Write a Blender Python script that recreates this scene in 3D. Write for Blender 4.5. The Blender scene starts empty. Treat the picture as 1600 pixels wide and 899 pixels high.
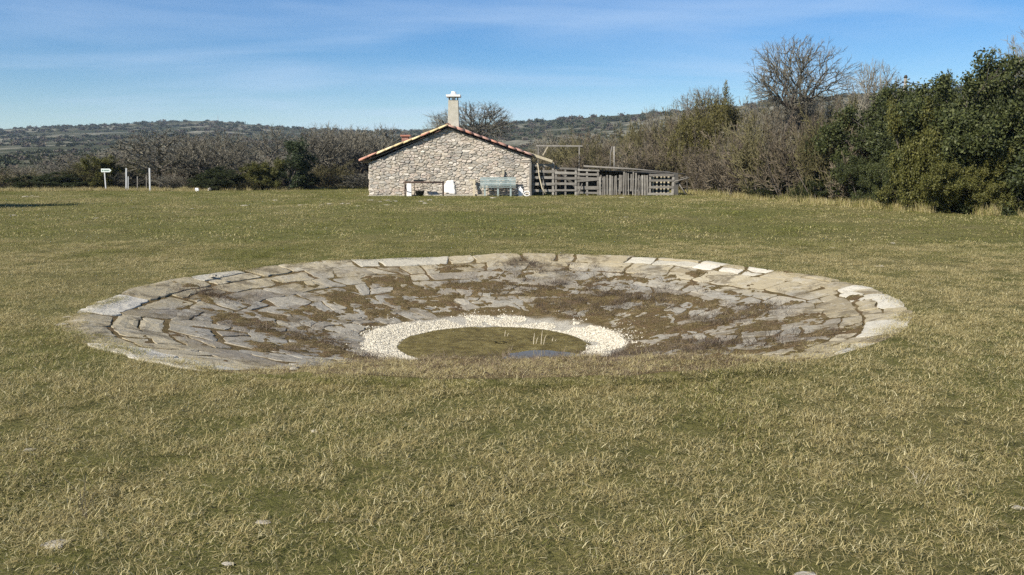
import bpy, math, random
import numpy as np
from mathutils import Vector, Matrix

random.seed(7)
RNG = np.random.default_rng(7)
R = math.radians
SC = bpy.context.scene
COL = SC.collection

# ------------------------------------------------------------------ camera
FPX, CAMH, HZ = 1331.0, 1.6, 257.0          # focal length in photo pixels, eye height, horizon row
PITCH = math.atan((449.5 - HZ) / FPX)
cam_d = bpy.data.cameras.new('camera')
cam = bpy.data.objects.new('camera', cam_d)
COL.objects.link(cam)
cam.location = (0, 0, CAMH)
cam.rotation_euler = (math.pi / 2 - PITCH, 0, 0)
cam_d.sensor_width = 36.0
cam_d.lens = 36.0 * FPX / 1600.0
cam_d.clip_start = 0.05
cam_d.clip_end = 12000
SC.camera = cam

# ------------------------------------------------------------------ sky + sun
SUN_AZ_VEC = Vector((-0.74, -0.67, 0)).normalized()   # horizontal direction towards the sun
SUN_EL = R(37)
w = bpy.data.worlds.new('World')
SC.world = w
w.use_nodes = True
wn, wl = w.node_tree.nodes, w.node_tree.links
wn.clear()
wo = wn.new('ShaderNodeOutputWorld')
wb = wn.new('ShaderNodeBackground')
wb.inputs['Strength'].default_value = 0.068
sky = wn.new('ShaderNodeTexSky')
sky.sky_type = 'NISHITA'
sky.sun_disc = False
sky.sun_elevation = SUN_EL
sky.sun_rotation = math.atan2(SUN_AZ_VEC.x, SUN_AZ_VEC.y)
sky.altitude = 700
sky.air_density = 1.0
sky.dust_density = 0.05
sky.ozone_density = 3.5
# thin cirrus, laid on a plane high above
tc = wn.new('ShaderNodeTexCoord')
sp = wn.new('ShaderNodeSeparateXYZ')
wl.new(tc.outputs['Generated'], sp.inputs[0])
zz = wn.new('ShaderNodeMath'); zz.operation = 'MAXIMUM'; zz.inputs[1].default_value = 0.0
wl.new(sp.outputs[2], zz.inputs[0])
za = wn.new('ShaderNodeMath'); za.operation = 'ADD'; za.inputs[1].default_value = 0.12
wl.new(zz.outputs[0], za.inputs[0])
dx = wn.new('ShaderNodeMath'); dx.operation = 'DIVIDE'
dy = wn.new('ShaderNodeMath'); dy.operation = 'DIVIDE'
wl.new(sp.outputs[0], dx.inputs[0]); wl.new(za.outputs[0], dx.inputs[1])
wl.new(sp.outputs[1], dy.inputs[0]); wl.new(za.outputs[0], dy.inputs[1])
cb = wn.new('ShaderNodeCombineXYZ')
wl.new(dx.outputs[0], cb.inputs[0]); wl.new(dy.outputs[0], cb.inputs[1])
mp = wn.new('ShaderNodeMapping')
mp.inputs['Scale'].default_value = (0.55, 1.1, 1)
mp.inputs['Rotation'].default_value = (0, 0, R(-14))
mp.inputs['Location'].default_value = (1.7, 0.35, 0)
wl.new(cb.outputs[0], mp.inputs[0])
cn = wn.new('ShaderNodeTexNoise')
cn.inputs['Scale'].default_value = 1.15
cn.inputs['Detail'].default_value = 7
cn.inputs['Roughness'].default_value = 0.46
cn.inputs['Distortion'].default_value = 0.5
wl.new(mp.outputs[0], cn.inputs['Vector'])
cr = wn.new('ShaderNodeMapRange')
cr.inputs['From Min'].default_value = 0.38
cr.inputs['From Max'].default_value = 0.80
cr.inputs['To Min'].default_value = 0.0
cr.inputs['To Max'].default_value = 0.48
cr.interpolation_type = 'SMOOTHSTEP'
wl.new(cn.outputs['Fac'], cr.inputs['Value'])
cm = wn.new('ShaderNodeMix'); cm.data_type = 'RGBA'
cm.inputs['B'].default_value = (5.6, 7.0, 9.0, 1)
wl.new(cr.outputs[0], cm.inputs['Factor'])
hs = wn.new('ShaderNodeHueSaturation'); hs.inputs['Saturation'].default_value = 1.42; hs.inputs['Hue'].default_value = 0.508
wl.new(sky.outputs[0], hs.inputs['Color'])
wl.new(hs.outputs[0], cm.inputs['A'])
wl.new(cm.outputs['Result'], wb.inputs['Color'])
wl.new(wb.outputs[0], wo.inputs[0])

sun_d = bpy.data.lights.new('sun', 'SUN')
sun_d.energy = 5.0
sun_d.angle = R(0.53)
sun_d.color = (1.0, 0.93, 0.82)
sun = bpy.data.objects.new('sun', sun_d)
COL.objects.link(sun)
to_sun = Vector((SUN_AZ_VEC.x * math.cos(SUN_EL), SUN_AZ_VEC.y * math.cos(SUN_EL), math.sin(SUN_EL)))
sun.rotation_euler = to_sun.to_track_quat('Z', 'Y').to_euler()
sun.location = (-30, -30, 40)

vs = SC.view_settings
vs.view_transform = 'Standard'
vs.look = 'None'
vs.exposure = 0.72
vs.gamma = 1.0
vs.use_curve_mapping = False
SC.render.engine = 'CYCLES'
SC.cycles.use_denoising = False
SC.cycles.max_bounces = 5
SC.cycles.diffuse_bounces = 2
SC.cycles.glossy_bounces = 2
SC.cycles.transmission_bounces = 4
SC.cycles.transparent_max_bounces = 6
SC.cycles.caustics_reflective = False
SC.cycles.caustics_refractive = False
SC.cycles.sample_clamp_indirect = 4
SC.render.film_transparent = False

# ------------------------------------------------------------------ photo pixel -> place
def ray(px, py):
    cx = (px - 800.0) / FPX
    cy = -(py - 449.5) / FPX
    return (cx, math.cos(PITCH) + cy * math.sin(PITCH), -math.sin(PITCH) + cy * math.cos(PITCH))

def gp(px, py, z=0.0):                     # where a pixel's ray meets the level z
    r = ray(px, py)
    t = (z - CAMH) / r[2]
    return (r[0] * t, r[1] * t, z)

def at(px, py, Y):                         # where a pixel's ray meets the upright plane at depth Y
    r = ray(px, py)
    t = Y / r[1]
    return Vector((r[0] * t, Y, CAMH + r[2] * t))

# ------------------------------------------------------------------ helpers
def link(o):
    COL.objects.link(o)
    return o

def tag(o, label=None, cat=None, group=None, kind=None):
    if label: o['label'] = label
    if cat: o['category'] = cat
    if group: o['group'] = group
    if kind: o['kind'] = kind
    return o

def thing(name, label, cat, loc=(0, 0, 0), rz=0.0, group=None):
    o = link(bpy.data.objects.new(name, None))
    o.empty_display_size = 0.2
    o.location = loc
    o.rotation_euler = (0, 0, rz)
    return tag(o, label, cat, group)

def make_mesh(name, v, f, mat, smooth=False):
    me = bpy.data.meshes.new(name)
    if isinstance(v, np.ndarray): v = v.tolist()
    if isinstance(f, np.ndarray): f = f.tolist()
    me.from_pydata(v, [], f)
    for m in (mat if isinstance(mat, (list, tuple)) else [mat]):
        me.materials.append(m)
    if smooth:
        me.polygons.foreach_set('use_smooth', [True] * len(me.polygons))
    me.update()
    return me

def put(name, me, parent=None, loc=(0, 0, 0), rot=(0, 0, 0), scl=(1, 1, 1)):
    o = link(bpy.data.objects.new(name, me))
    o.location = loc
    o.rotation_euler = rot
    o.scale = scl
    if parent: o.parent = parent
    return o

def obj(name, v, f, mat, parent=None, smooth=False, loc=(0, 0, 0)):
    return put(name, make_mesh(name, v, f, mat, smooth), parent, loc)

BOXF = [(0, 3, 2, 1), (4, 5, 6, 7), (0, 1, 5, 4), (1, 2, 6, 5), (2, 3, 7, 6), (3, 0, 4, 7)]

def beam(p0, p1, wd, th, up=(0, 0, 1), jit=0.0):
    """a board from p0 to p1: wd across (in the up/side plane), th thick"""
    p0, p1 = Vector(p0), Vector(p1)
    d = (p1 - p0).normalized()
    u = Vector(up)
    if abs(d.dot(u)) > 0.95: u = Vector((1, 0, 0))
    s = d.cross(u).normalized()
    u = s.cross(d).normalized()
    v = []
    for p in (p0, p1):
        for a, b in ((-1, -1), (1, -1), (1, 1), (-1, 1)):
            q = p + s * (a * th / 2) + u * (b * wd / 2)
            if jit: q += Vector([random.uniform(-jit, jit) for _ in range(3)])
            v.append(tuple(q))
    f = [(0, 1, 2, 3), (7, 6, 5, 4), (0, 4, 5, 1), (1, 5, 6, 2), (2, 6, 7, 3), (3, 7, 4, 0)]
    return v, f

def join(parts):
    V, F = [], []
    for v, f in parts:
        n = len(V)
        V.extend([tuple(p) for p in v])
        F.extend([tuple(i + n for i in q) for q in f])
    return V, F

def tube(pts, rad, n=8, cap=True):
    pts = [Vector(p) for p in pts]
    V, F = [], []
    m = len(pts)
    for i, p in enumerate(pts):
        d = (pts[min(i + 1, m - 1)] - pts[max(i - 1, 0)]).normalized()
        a = Vector((0, 0, 1)) if abs(d.z) < 0.9 else Vector((1, 0, 0))
        s = d.cross(a).normalized(); u = s.cross(d)
        r = rad[i] if isinstance(rad, (list, tuple)) else rad
        for k in range(n):
            t = 2 * math.pi * k / n
            V.append(tuple(p + s * (r * math.cos(t)) + u * (r * math.sin(t))))
    for i in range(m - 1):
        for k in range(n):
            k2 = (k + 1) % n
            F.append((i * n + k, i * n + k2, (i + 1) * n + k2, (i + 1) * n + k))
    if cap:
        F.append(tuple(range(n - 1, -1, -1)))
        F.append(tuple((m - 1) * n + k for k in range(n)))
    return V, F

# value noise in numpy
_P = np.random.default_rng(3).random((256, 256))
def vnoise(x, y):
    x = np.asarray(x, float); y = np.asarray(y, float)
    xi = np.floor(x).astype(int); yi = np.floor(y).astype(int)
    fx = x - xi; fy = y - yi
    fx = fx * fx * (3 - 2 * fx); fy = fy * fy * (3 - 2 * fy)
    a = _P[xi & 255, yi & 255]; b = _P[(xi + 1) & 255, yi & 255]
    c = _P[xi & 255, (yi + 1) & 255]; d = _P[(xi + 1) & 255, (yi + 1) & 255]
    return (a * (1 - fx) + b * fx) * (1 - fy) + (c * (1 - fx) + d * fx) * fy
def fbm(x, y, o=4, g=0.5):
    s = 0; a = 1; t = 0
    x = np.asarray(x, float); y = np.asarray(y, float)
    for k in range(o):
        s = s + a * vnoise(x * 2 ** k + 17.3 * k, y * 2 ** k + 9.1 * k); t += a; a *= g
    return s / t
def sstep(a, b, x):
    t = np.clip((np.asarray(x, float) - a) / (b - a), 0, 1)
    return t * t * (3 - 2 * t)

# ------------------------------------------------------------------ materials
class NB:
    def __init__(s, name, rough=0.9, spec=0.2):
        s.m = bpy.data.materials.new(name)
        s.m.use_nodes = True
        s.t = s.m.node_tree
        s.n, s.l = s.t.nodes, s.t.links
        s.b = s.n['Principled BSDF']
        s.b.inputs['Roughness'].default_value = rough
        s.b.inputs['Specular IOR Level'].default_value = spec
    def new(s, t, **kw):
        n = s.n.new('ShaderNode' + t)
        for k, v in kw.items(): setattr(n, k, v)
        return n
    def val(s, sock, v):
        if isinstance(v, (int, float)): sock.default_value = v
        elif isinstance(v, tuple): sock.default_value = v if len(v) == 4 or sock.type == 'VECTOR' else (*v, 1)
        else: s.l.new(v, sock)
    def pos(s, scale=(1, 1, 1), obj=False):
        if obj: o = s.new('TexCoord').outputs['Object']
        else: o = s.new('NewGeometry').outputs['Position']
        m = s.new('Mapping'); m.inputs['Scale'].default_value = scale
        s.l.new(o, m.inputs[0])
        return m.outputs[0]
    def noise(s, vec, sc, det=4, ro=0.55, dist=0.0):
        n = s.new('TexNoise')
        n.inputs['Scale'].default_value = sc; n.inputs['Detail'].default_value = det
        n.inputs['Roughness'].default_value = ro; n.inputs['Distortion'].default_value = dist
        s.l.new(vec, n.inputs['Vector'])
        return n.outputs['Fac']
    def voro(s, vec, sc, feature='F1', out='Distance'):
        n = s.new('TexVoronoi', feature=feature)
        n.inputs['Scale'].default_value = sc
        s.l.new(vec, n.inputs['Vector'])
        return n.outputs[out]
    def rng(s, v, a, b, c=0.0, d=1.0):
        n = s.new('MapRange', interpolation_type='SMOOTHSTEP')
        s.val(n.inputs[0], v)
        for i, q in enumerate((a, b, c, d)): n.inputs[i + 1].default_value = q
        return n.outputs[0]
    def mix(s, fac, a, b, mode='MIX'):
        n = s.new('Mix', data_type='RGBA', blend_type=mode)
        s.val(n.inputs['Factor'], fac); s.val(n.inputs['A'], a); s.val(n.inputs['B'], b)
        return n.outputs['Result']
    def math(s, op, a, b=0.0):
        n = s.new('Math', operation=op)
        s.val(n.inputs[0], a); s.val(n.inputs[1], b)
        return n.outputs[0]
    def ramp(s, fac, stops):
        n = s.new('ValToRGB')
        e = n.color_ramp.elements
        while len(e) < len(stops): e.new(0.5)
        for k, (p, c) in enumerate(stops):
            e[k].position = p; e[k].color = (*c, 1)
        s.l.new(fac, n.inputs[0])
        return n.outputs[0]
    def objrand(s): return s.new('ObjectInfo').outputs['Random']
    def island(s): return s.new('NewGeometry').outputs['Random Per Island']
    def color(s, c): s.val(s.b.inputs['Base Color'], c)
    def bump(s, h, dist=0.02, st=1.0):
        n = s.new('Bump'); n.inputs['Distance'].default_value = dist; n.inputs['Strength'].default_value = st
        s.l.new(h, n.inputs['Height']); s.l.new(n.outputs[0], s.b.inputs['Normal'])

M = {}

def mat_slab():
    b = NB('limestone_slab', 0.92, 0.15)
    p = b.pos()
    r = b.objrand()
    warm = b.ramp(r, [(0.0, (.23, .19, .118)), (0.35, (.31, .262, .165)), (0.7, (.355, .302, .193)), (1.0, (.41, .355, .238))])
    cool = b.ramp(r, [(0.0, (.21, .182, .138)), (0.4, (.285, .255, .195)), (0.7, (.255, .238, .195)), (1.0, (.35, .315, .24))])
    g = b.new('NewGeometry').outputs['Position']
    vd = b.new('VectorMath', operation='DISTANCE'); b.l.new(g, vd.inputs[0]); vd.inputs[1].default_value = (-.15, 10.64, -.3)
    big = b.noise(p, 0.9, 3)
    f = b.math('ADD', vd.outputs['Value'], b.math('MULTIPLY', b.math('SUBTRACT', big, .5), 4.0))
    base = b.mix(b.rng(f, 3.4, 4.2), cool, warm)
    lich = b.noise(p, 3.6, 7, .7, .6)
    base = b.mix(b.rng(lich, .52, .66, 0, .55), base, (.40, .375, .31))
    spot = b.noise(p, 17, 5, .7)
    base = b.mix(b.rng(spot, .56, .68, 0, .5), base, (.50, .48, .42))
    dark = b.noise(p, 2.6, 9, .72, .4)
    base = b.mix(b.rng(dark, .495, .61, 0, .8), base, (.125, .10, .06))
    mossy = b.noise(p, 8, 7, .75)
    base = b.mix(b.rng(mossy, .60, .68, 0, .8), base, (.105, .085, .04))
    fine = b.noise(p, 70, 3, .6)
    base = b.mix(b.rng(fine, .4, .75, 0, .22), base, (.16, .15, .12))
    b.color(base)
    b.bump(b.math('ADD', b.noise(p, 10, 8, .7), b.math('MULTIPLY', fine, .2)), 0.03, 0.7)
    return b.m
M['slab'] = mat_slab()

def mat_palestone(name, c0, c1, c2):
    b = NB(name, 0.9, 0.15)
    p = b.pos()
    base = b.ramp(b.objrand(), [(0, c0), (.5, c1), (1, c2)])
    n = b.noise(p, 11, 6, .65)
    base = b.mix(b.rng(n, .5, .7, 0, .5), base, (.22, .20, .16))
    b.color(base); b.bump(b.noise(p, 25, 6, .7), 0.015)
    return b.m
M['pale_slab'] = mat_palestone('pale_rim_stone', (.40, .37, .29), (.48, .45, .36), (.56, .52, .43))
M['rock'] = mat_palestone('field_rock', (.30, .27, .21), (.37, .34, .27), (.45, .41, .33))

def mat_bed():
    b = NB('basin_soil', 1.0, 0.05)
    p = b.pos()
    n = b.noise(p, 2.2, 5)
    c = b.ramp(b.noise(p, 3.1, 7, .7, .4), [(.28, (.085, .06, .036)), (.42, (.20, .14, .075)), (.52, (.145, .11, .046)), (.62, (.28, .21, .115)), (.75, (.13, .095, .055))])
    f = b.noise(p, 45, 5, .7)
    c = b.mix(b.rng(f, .45, .7, 0, .6), c, (.07, .055, .03))
    # gravel fines around the pool
    g = b.new('NewGeometry').outputs['Position']
    vd = b.new('VectorMath', operation='DISTANCE'); b.l.new(g, vd.inputs[0]); vd.inputs[1].default_value = (-0.25, 10.6, -0.62)
    edge = b.math('ADD', vd.outputs['Value'], b.math('MULTIPLY', b.noise(p, 5, 4), .35))
    ring = b.math('MULTIPLY', b.rng(edge, 1.36, 1.42), b.rng(edge, 1.70, 1.95, 1, 0))
    c = b.mix(ring, c, b.ramp(f, [(.35, (.40, .37, .29)), (.6, (.62, .58, .48))]))
    muck = b.rng(edge, 1.36, 1.42, 1, 0)
    mc = b.ramp(b.noise(p, 7, 7, .72), [(.32, (.085, .065, .024)), (.52, (.20, .16, .055)), (.68, (.30, .25, .105))])
    c = b.mix(muck, c, mc)
    b.color(c)
    b.val(b.b.inputs['Roughness'], b.rng(muck, 0, 1, 1.0, .55))
    b.bump(b.math('ADD', f, b.noise(p, 130, 3)), 0.03, 1)
    return b.m
M['bed'] = mat_bed()

def mat_ground():
    b = NB('meadow_ground', 1.0, 0.05)
    p = b.pos()
    big = b.noise(p, 0.22, 5, .6)
    c = b.ramp(big, [(.32, (.12, .13, .033)), (.5, (.155, .148, .048)), (.66, (.19, .165, .068))])
    mid = b.noise(p, 2.6, 6, .7)
    c = b.mix(b.rng(mid, .42, .68, 0, .65), c, (.075, .08, .027))
    f = b.noise(p, 38, 5, .75)
    c = b.mix(b.rng(f, .45, .75, 0, .7), c, (.30, .255, .13))
    c = b.mix(b.rng(b.noise(p, 24, 5, .7), .5, .75, 0, .8), c, (.045, .04, .018))
    b.color(c)
    b.bump(b.math('ADD', f, b.noise(p, 9, 4, .6)), 0.05, 1)
    return b.m
M['ground'] = mat_ground()

def mat_grass(name, stops_dry, stops_green):
    b = NB(name, 0.75, 0.15)
    p = b.pos()
    a = b.new('Attribute', attribute_type='INSTANCER', attribute_name='tint').outputs['Fac']
    i = b.island()
    dry = b.ramp(i, stops_dry)
    gre = b.ramp(i, stops_green)
    thr = b.math('ADD', a, b.math('MULTIPLY', b.math('SUBTRACT', b.math('FRACT', b.math('MULTIPLY', i, 17.3)), .5), 1.05))
    c = b.mix(b.rng(thr, .42, .58), dry, gre)
    b.color(c)
    tr = b.new('BsdfTranslucent'); b.val(tr.inputs[0], c)
    ms = b.new('MixShader'); ms.inputs[0].default_value = 0.28
    b.l.new(b.b.outputs[0], ms.inputs[1]); b.l.new(tr.outputs[0], ms.inputs[2])
    b.l.new(ms.outputs[0], b.n['Material Output'].inputs[0])
    return b.m
M['grass'] = mat_grass('meadow_grass_blades',
    [(0, (.22, .17, .07)), (.35, (.37, .305, .135)), (.72, (.49, .42, .205)), (1, (.70, .63, .39))],
    [(0, (.05, .058, .013)), (.4, (.14, .148, .032)), (.8, (.25, .245, .07)), (1, (.44, .41, .17))])
M['debris'] = mat_grass('dead_brown_stems',
    [(0, (.085, .06, .038)), (.4, (.17, .125, .078)), (.8, (.28, .215, .135)), (1, (.45, .37, .24))],
    [(0, (.08, .068, .024)), (1, (.20, .165, .06))])

def mat_simple(name, stops, rough=.85, sc=6, bump=0.01, fine=40, spec=.2, rnd=True, grain=None):
    b = NB(name, rough, spec)
    p = b.pos(grain or (1, 1, 1), obj=grain is not None)
    n = b.noise(p, sc, 6, .65)
    v = b.math('ADD', b.math('MULTIPLY', n, .7), b.math('MULTIPLY', b.objrand(), .3)) if rnd else n
    c = b.ramp(v, stops)
    f = b.noise(p, fine, 4, .7)
    c = b.mix(b.rng(f, .5, .8, 0, .35), c, tuple(x * .45 for x in stops[0][1]))
    b.color(c); b.bump(f, bump)
    return b.m
M['bark'] = mat_simple('bark', [(.3, (.075, .062, .05)), (.6, (.14, .12, .10)), (.8, (.22, .20, .17))], .95, 5, .02)
M['plaster'] = mat_simple('grey_render', [(.3, (.33, .31, .25)), (.6, (.42, .40, .33)), (.8, (.55, .52, .45))], .9, 4)
M['white'] = mat_simple('whitewash', [(.25, (.66, .65, .62)), (.6, (.82, .81, .78))], .85, 9, .02)
M['whiteplastic'] = mat_simple('white_plastic', [(.25, (.70, .70, .69)), (.6, (.82, .82, .81))], .45, 5, .002, spec=.4)
M['weathered'] = mat_simple('weathered_wood', [(.25, (.115, .105, .09)), (.5, (.20, .185, .16)), (.75, (.33, .31, .27))], .9, 3, .01, 14, grain=(1, 1, 1))
M['palewood'] = mat_simple('pale_wood', [(.25, (.34, .29, .20)), (.6, (.52, .46, .33))], .85, 5)
M['benchpaint'] = mat_simple('grey_blue_bench_paint', [(.25, (.20, .25, .24)), (.6, (.30, .36, .35)), (.8, (.38, .43, .41))], .7, 6, .005)
M['rust'] = mat_simple('rusty_pipe', [(.3, (.035, .026, .022)), (.7, (.085, .055, .042))], .8, 8)
M['black'] = mat_simple('black_rubber', [(.3, (.012, .013, .012)), (.7, (.03, .032, .03))], .6, 8)
M['concrete'] = mat_simple('old_concrete', [(.3, (.34, .32, .27)), (.7, (.50, .47, .40))], .9, 5)
M['metal'] = mat_simple('galvanised_post', [(.3, (.36, .37, .37)), (.7, (.52, .53, .52))], .55, 6, .003, spec=.5)
M['signwhite'] = mat_simple('sign_enamel', [(.3, (.60, .66, .62)), (.7, (.70, .75, .71))], .5, 4, .001, spec=.4)
M['signgreen'] = mat_simple('sign_lettering', [(.3, (.06, .14, .10)), (.7, (.08, .17, .12))], .6, 4, .001)
M['darksheet'] = mat_simple('old_roofing_sheet', [(.3, (.05, .048, .043)), (.7, (.10, .095, .085))], .85, 3)
M['mortar'] = mat_simple('lime_mortar', [(.3, (.30, .25, .19)), (.55, (.42, .36, .28)), (.8, (.54, .48, .39))], .95, 3, .03, 22, rnd=False)

def mat_wallstone(name, rnd):
    b = NB(name, .9, .15)
    p = b.pos()
    r = b.objrand() if rnd == 'obj' else b.island()
    c = b.ramp(r, [(0, (.29, .27, .23)), (.2, (.43, .385, .31)), (.42, (.37, .35, .31)), (.6, (.52, .46, .37)), (.8, (.46, .385, .32)), (1, (.68, .63, .54))])
    zone = b.noise(p, .55, 3)
    c = b.mix(b.rng(zone, .5, .66, 0, .55), c, (.60, .55, .47))
    g = b.rng(b.noise(p, .8, 3, .5), .55, .7, 0, .55)
    c = b.mix(g, c, (.25, .245, .24))
    n = b.noise(p, 16, 6, .7)
    c = b.mix(b.rng(n, .5, .72, 0, .5), c, (.66, .62, .54))
    c = b.mix(b.rng(b.noise(p, 28, 4, .7), .55, .75, 0, .5), c, (.15, .13, .11))
    b.color(c); b.bump(n, .03)
    return b.m
M['stone'] = mat_wallstone('rubble_limestone', 'obj')
M['stone_small'] = mat_wallstone('rubble_limestone_small', 'isl')

def mat_tile(name, stops):
    b = NB(name, .85, .15)
    p = b.pos()
    n = b.noise(p, 4, 6, .65)
    v = b.math('ADD', b.math('MULTIPLY', n, .6), b.math('MULTIPLY', b.objrand(), .4))
    c = b.ramp(v, stops)
    li = b.noise(p, 13, 5, .6)
    c = b.mix(b.rng(li, .55, .7, 0, .6), c, (.42, .37, .30))
    c = b.mix(b.rng(b.noise(p, 21, 5, .7), .58, .74, 0, .4), c, (.12, .095, .075))
    b.color(c); b.bump(li, .01)
    return b.m
M['tile_red'] = mat_tile('terracotta_red', [(.25, (.30, .13, .09)), (.5, (.42, .20, .14)), (.75, (.50, .28, .20))])
M['tile_mauve'] = mat_tile('terracotta_mauve', [(.25, (.24, .13, .10)), (.5, (.33, .19, .15)), (.75, (.40, .26, .21))])
M['tile_yellow'] = mat_tile('terracotta_straw', [(.25, (.50, .38, .19)), (.5, (.62, .50, .28)), (.75, (.68, .57, .36))])

def mat_leaf(name, stops, hue=0.35):
    b = NB(name, .6, .3)
    v = b.math('ADD', b.math('MULTIPLY', b.island(), 1 - hue), b.math('MULTIPLY', b.objrand(), hue))
    c = b.ramp(v, stops)
    b.color(c)
    tr = b.new('BsdfTranslucent'); b.val(tr.inputs[0], c)
    ms = b.new('MixShader'); ms.inputs[0].default_value = .22
    b.l.new(b.b.outputs[0], ms.inputs[1]); b.l.new(tr.outputs[0], ms.inputs[2])
    b.l.new(ms.outputs[0], b.n['Material Output'].inputs[0])
    return b.m
M['leaf_dark'] = mat_leaf('dark_evergreen_leaf', [(0, (.017, .023, .008)), (.5, (.042, .053, .016)), (1, (.10, .112, .034))])
M['leaf_olive'] = mat_leaf('olive_box_leaf', [(0, (.045, .05, .011)), (.5, (.105, .105, .025)), (1, (.20, .19, .05))])
M['leaf_drab'] = mat_leaf('drab_olive_leaf', [(0, (.055, .05, .014)), (.5, (.11, .098, .028)), (1, (.20, .175, .06))])
M['leaf_ivy'] = mat_leaf('ivy_leaf', [(0, (.014, .024, .010)), (.6, (.035, .052, .02)), (1, (.08, .10, .04))])
def mat_twig(name, stops, hue=.4):
    b = NB(name, .95, .1)
    v = b.math('ADD', b.math('MULTIPLY', b.island(), 1 - hue), b.math('MULTIPLY', b.objrand(), hue))
    b.color(b.ramp(v, stops))
    return b.m
M['twig_grey'] = mat_twig('grey_twigs', [(0, (.09, .083, .062)), (.5, (.155, .142, .108)), (1, (.24, .22, .17))])
M['twig_brown'] = mat_twig('brown_twigs', [(0, (.068, .056, .038)), (.5, (.122, .10, .07)), (1, (.20, .168, .12))])
M['twig_olive'] = mat_twig('olive_twigs', [(0, (.062, .056, .026)), (.5, (.112, .10, .048)), (1, (.19, .17, .09))])

def mat_hill():
    b = NB('hill_scrub_ground', 1.0, 0.05)
    p = b.pos()
    n = b.noise(p, .012, 6, .62)
    c = b.ramp(n, [(.35, (.035, .042, .022)), (.5, (.06, .06, .032)), (.6, (.085, .078, .045))])
    pale = b.noise(b.pos((.011, .011, .05)), 1.0, 6, .6, .4)
    c = b.mix(b.rng(pale, .50, .58, 0, .85), c, (.27, .25, .19))
    f = b.noise(p, .18, 5, .7)
    c = b.mix(b.rng(f, .42, .6, 0, .85), c, (.03, .038, .02))
    b.color(c)
    return b.m
M['hill'] = mat_hill()

def mat_water():
    m = bpy.data.materials.new('still_water'); m.use_nodes = True
    n, l = m.node_tree.nodes, m.node_tree.links
    n.clear()
    o = n.new('ShaderNodeOutputMaterial'); mx = n.new('ShaderNodeMixShader')
    fr = n.new('ShaderNodeFresnel'); fr.inputs['IOR'].default_value = 1.333
    tr = n.new('ShaderNodeBsdfTransparent'); tr.inputs[0].default_value = (.80, .77, .66, 1)
    gl = n.new('ShaderNodeBsdfGlossy'); gl.inputs['Roughness'].default_value = .04
    tx = n.new('ShaderNodeTexNoise'); tx.inputs['Scale'].default_value = 7
    bp = n.new('ShaderNodeBump'); bp.inputs['Distance'].default_value = .002; bp.inputs['Strength'].default_value = .15
    ge = n.new('ShaderNodeNewGeometry')
    l.new(ge.outputs['Position'], tx.inputs['Vector']); l.new(tx.outputs[0], bp.inputs['Height'])
    l.new(bp.outputs[0], gl.inputs['Normal']); l.new(bp.outputs[0], fr.inputs['Normal'])
    df = n.new('ShaderNodeBsdfDiffuse'); df.inputs[0].default_value = (.26, .215, .12, 1)
    m2 = n.new('ShaderNodeMixShader'); m2.inputs[0].default_value = .5          # silt held in the water
    l.new(tr.outputs[0], m2.inputs[1]); l.new(df.outputs[0], m2.inputs[2])
    l.new(fr.outputs[0], mx.inputs[0]); l.new(m2.outputs[0], mx.inputs[1]); l.new(gl.outputs[0], mx.inputs[2])
    l.new(mx.outputs[0], o.inputs[0])
    return m
M['water'] = mat_water()
M['gravel'] = mat_palestone('white_gravel', (.38, .34, .26), (.60, .555, .44), (.72, .675, .55))

# ------------------------------------------------------------------ scatter with geometry nodes (stuff only)
def scatter(name, protos, pts, rot, scl, mat=None, tint=None, label=None, parent=None):
    c = bpy.data.collections.new(name + '_source')
    for k, me in enumerate(protos):
        c.objects.link(bpy.data.objects.new('%s_piece_%d' % (name, k), me))
    me = bpy.data.meshes.new(name)
    pts = np.asarray(pts, np.float32); n = len(pts)
    me.vertices.add(n)
    me.vertices.foreach_set('co', pts.ravel())
    a = me.attributes.new('rot', 'FLOAT_VECTOR', 'POINT'); a.data.foreach_set('vector', np.asarray(rot, np.float32).ravel())
    a = me.attributes.new('scl', 'FLOAT_VECTOR', 'POINT'); a.data.foreach_set('vector', np.asarray(scl, np.float32).ravel())
    a = me.attributes.new('pick', 'INT', 'POINT'); a.data.foreach_set('value', RNG.integers(0, len(protos), n).astype(np.int32))
    a = me.attributes.new('tint', 'FLOAT', 'POINT'); a.data.foreach_set('value', np.asarray(tint if tint is not None else RNG.random(n), np.float32))
    if mat: me.materials.append(mat)
    ng = bpy.data.node_groups.new(name + '_nodes', 'GeometryNodeTree')
    ng.interface.new_socket('Geometry', in_out='INPUT', socket_type='NodeSocketGeometry')
    ng.interface.new_socket('Geometry', in_out='OUTPUT', socket_type='NodeSocketGeometry')
    N, L = ng.nodes, ng.links
    gi, go = N.new('NodeGroupInput'), N.new('NodeGroupOutput')
    ci = N.new('GeometryNodeCollectionInfo')
    ci.inputs['Collection'].default_value = c
    ci.inputs['Separate Children'].default_value = True
    ci.inputs['Reset Children'].default_value = True
    ip = N.new('GeometryNodeInstanceOnPoints')
    ip.inputs['Pick Instance'].default_value = True
    def na(nm, t):
        q = N.new('GeometryNodeInputNamedAttribute'); q.data_type = t; q.inputs['Name'].default_value = nm
        return q.outputs['Attribute']
    L.new(gi.outputs[0], ip.inputs['Points'])
    L.new(ci.outputs[0], ip.inputs['Instance'])
    L.new(na('pick', 'INT'), ip.inputs['Instance Index'])
    L.new(na('rot', 'FLOAT_VECTOR'), ip.inputs['Rotation'])
    L.new(na('scl', 'FLOAT_VECTOR'), ip.inputs['Scale'])
    L.new(ip.outputs[0], go.inputs[0])
    o = link(bpy.data.objects.new(name, me))
    md = o.modifiers.new('scatter', 'NODES'); md.node_group = ng
    if parent: o.parent = parent
    tag(o, label, kind='stuff')
    return o

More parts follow.
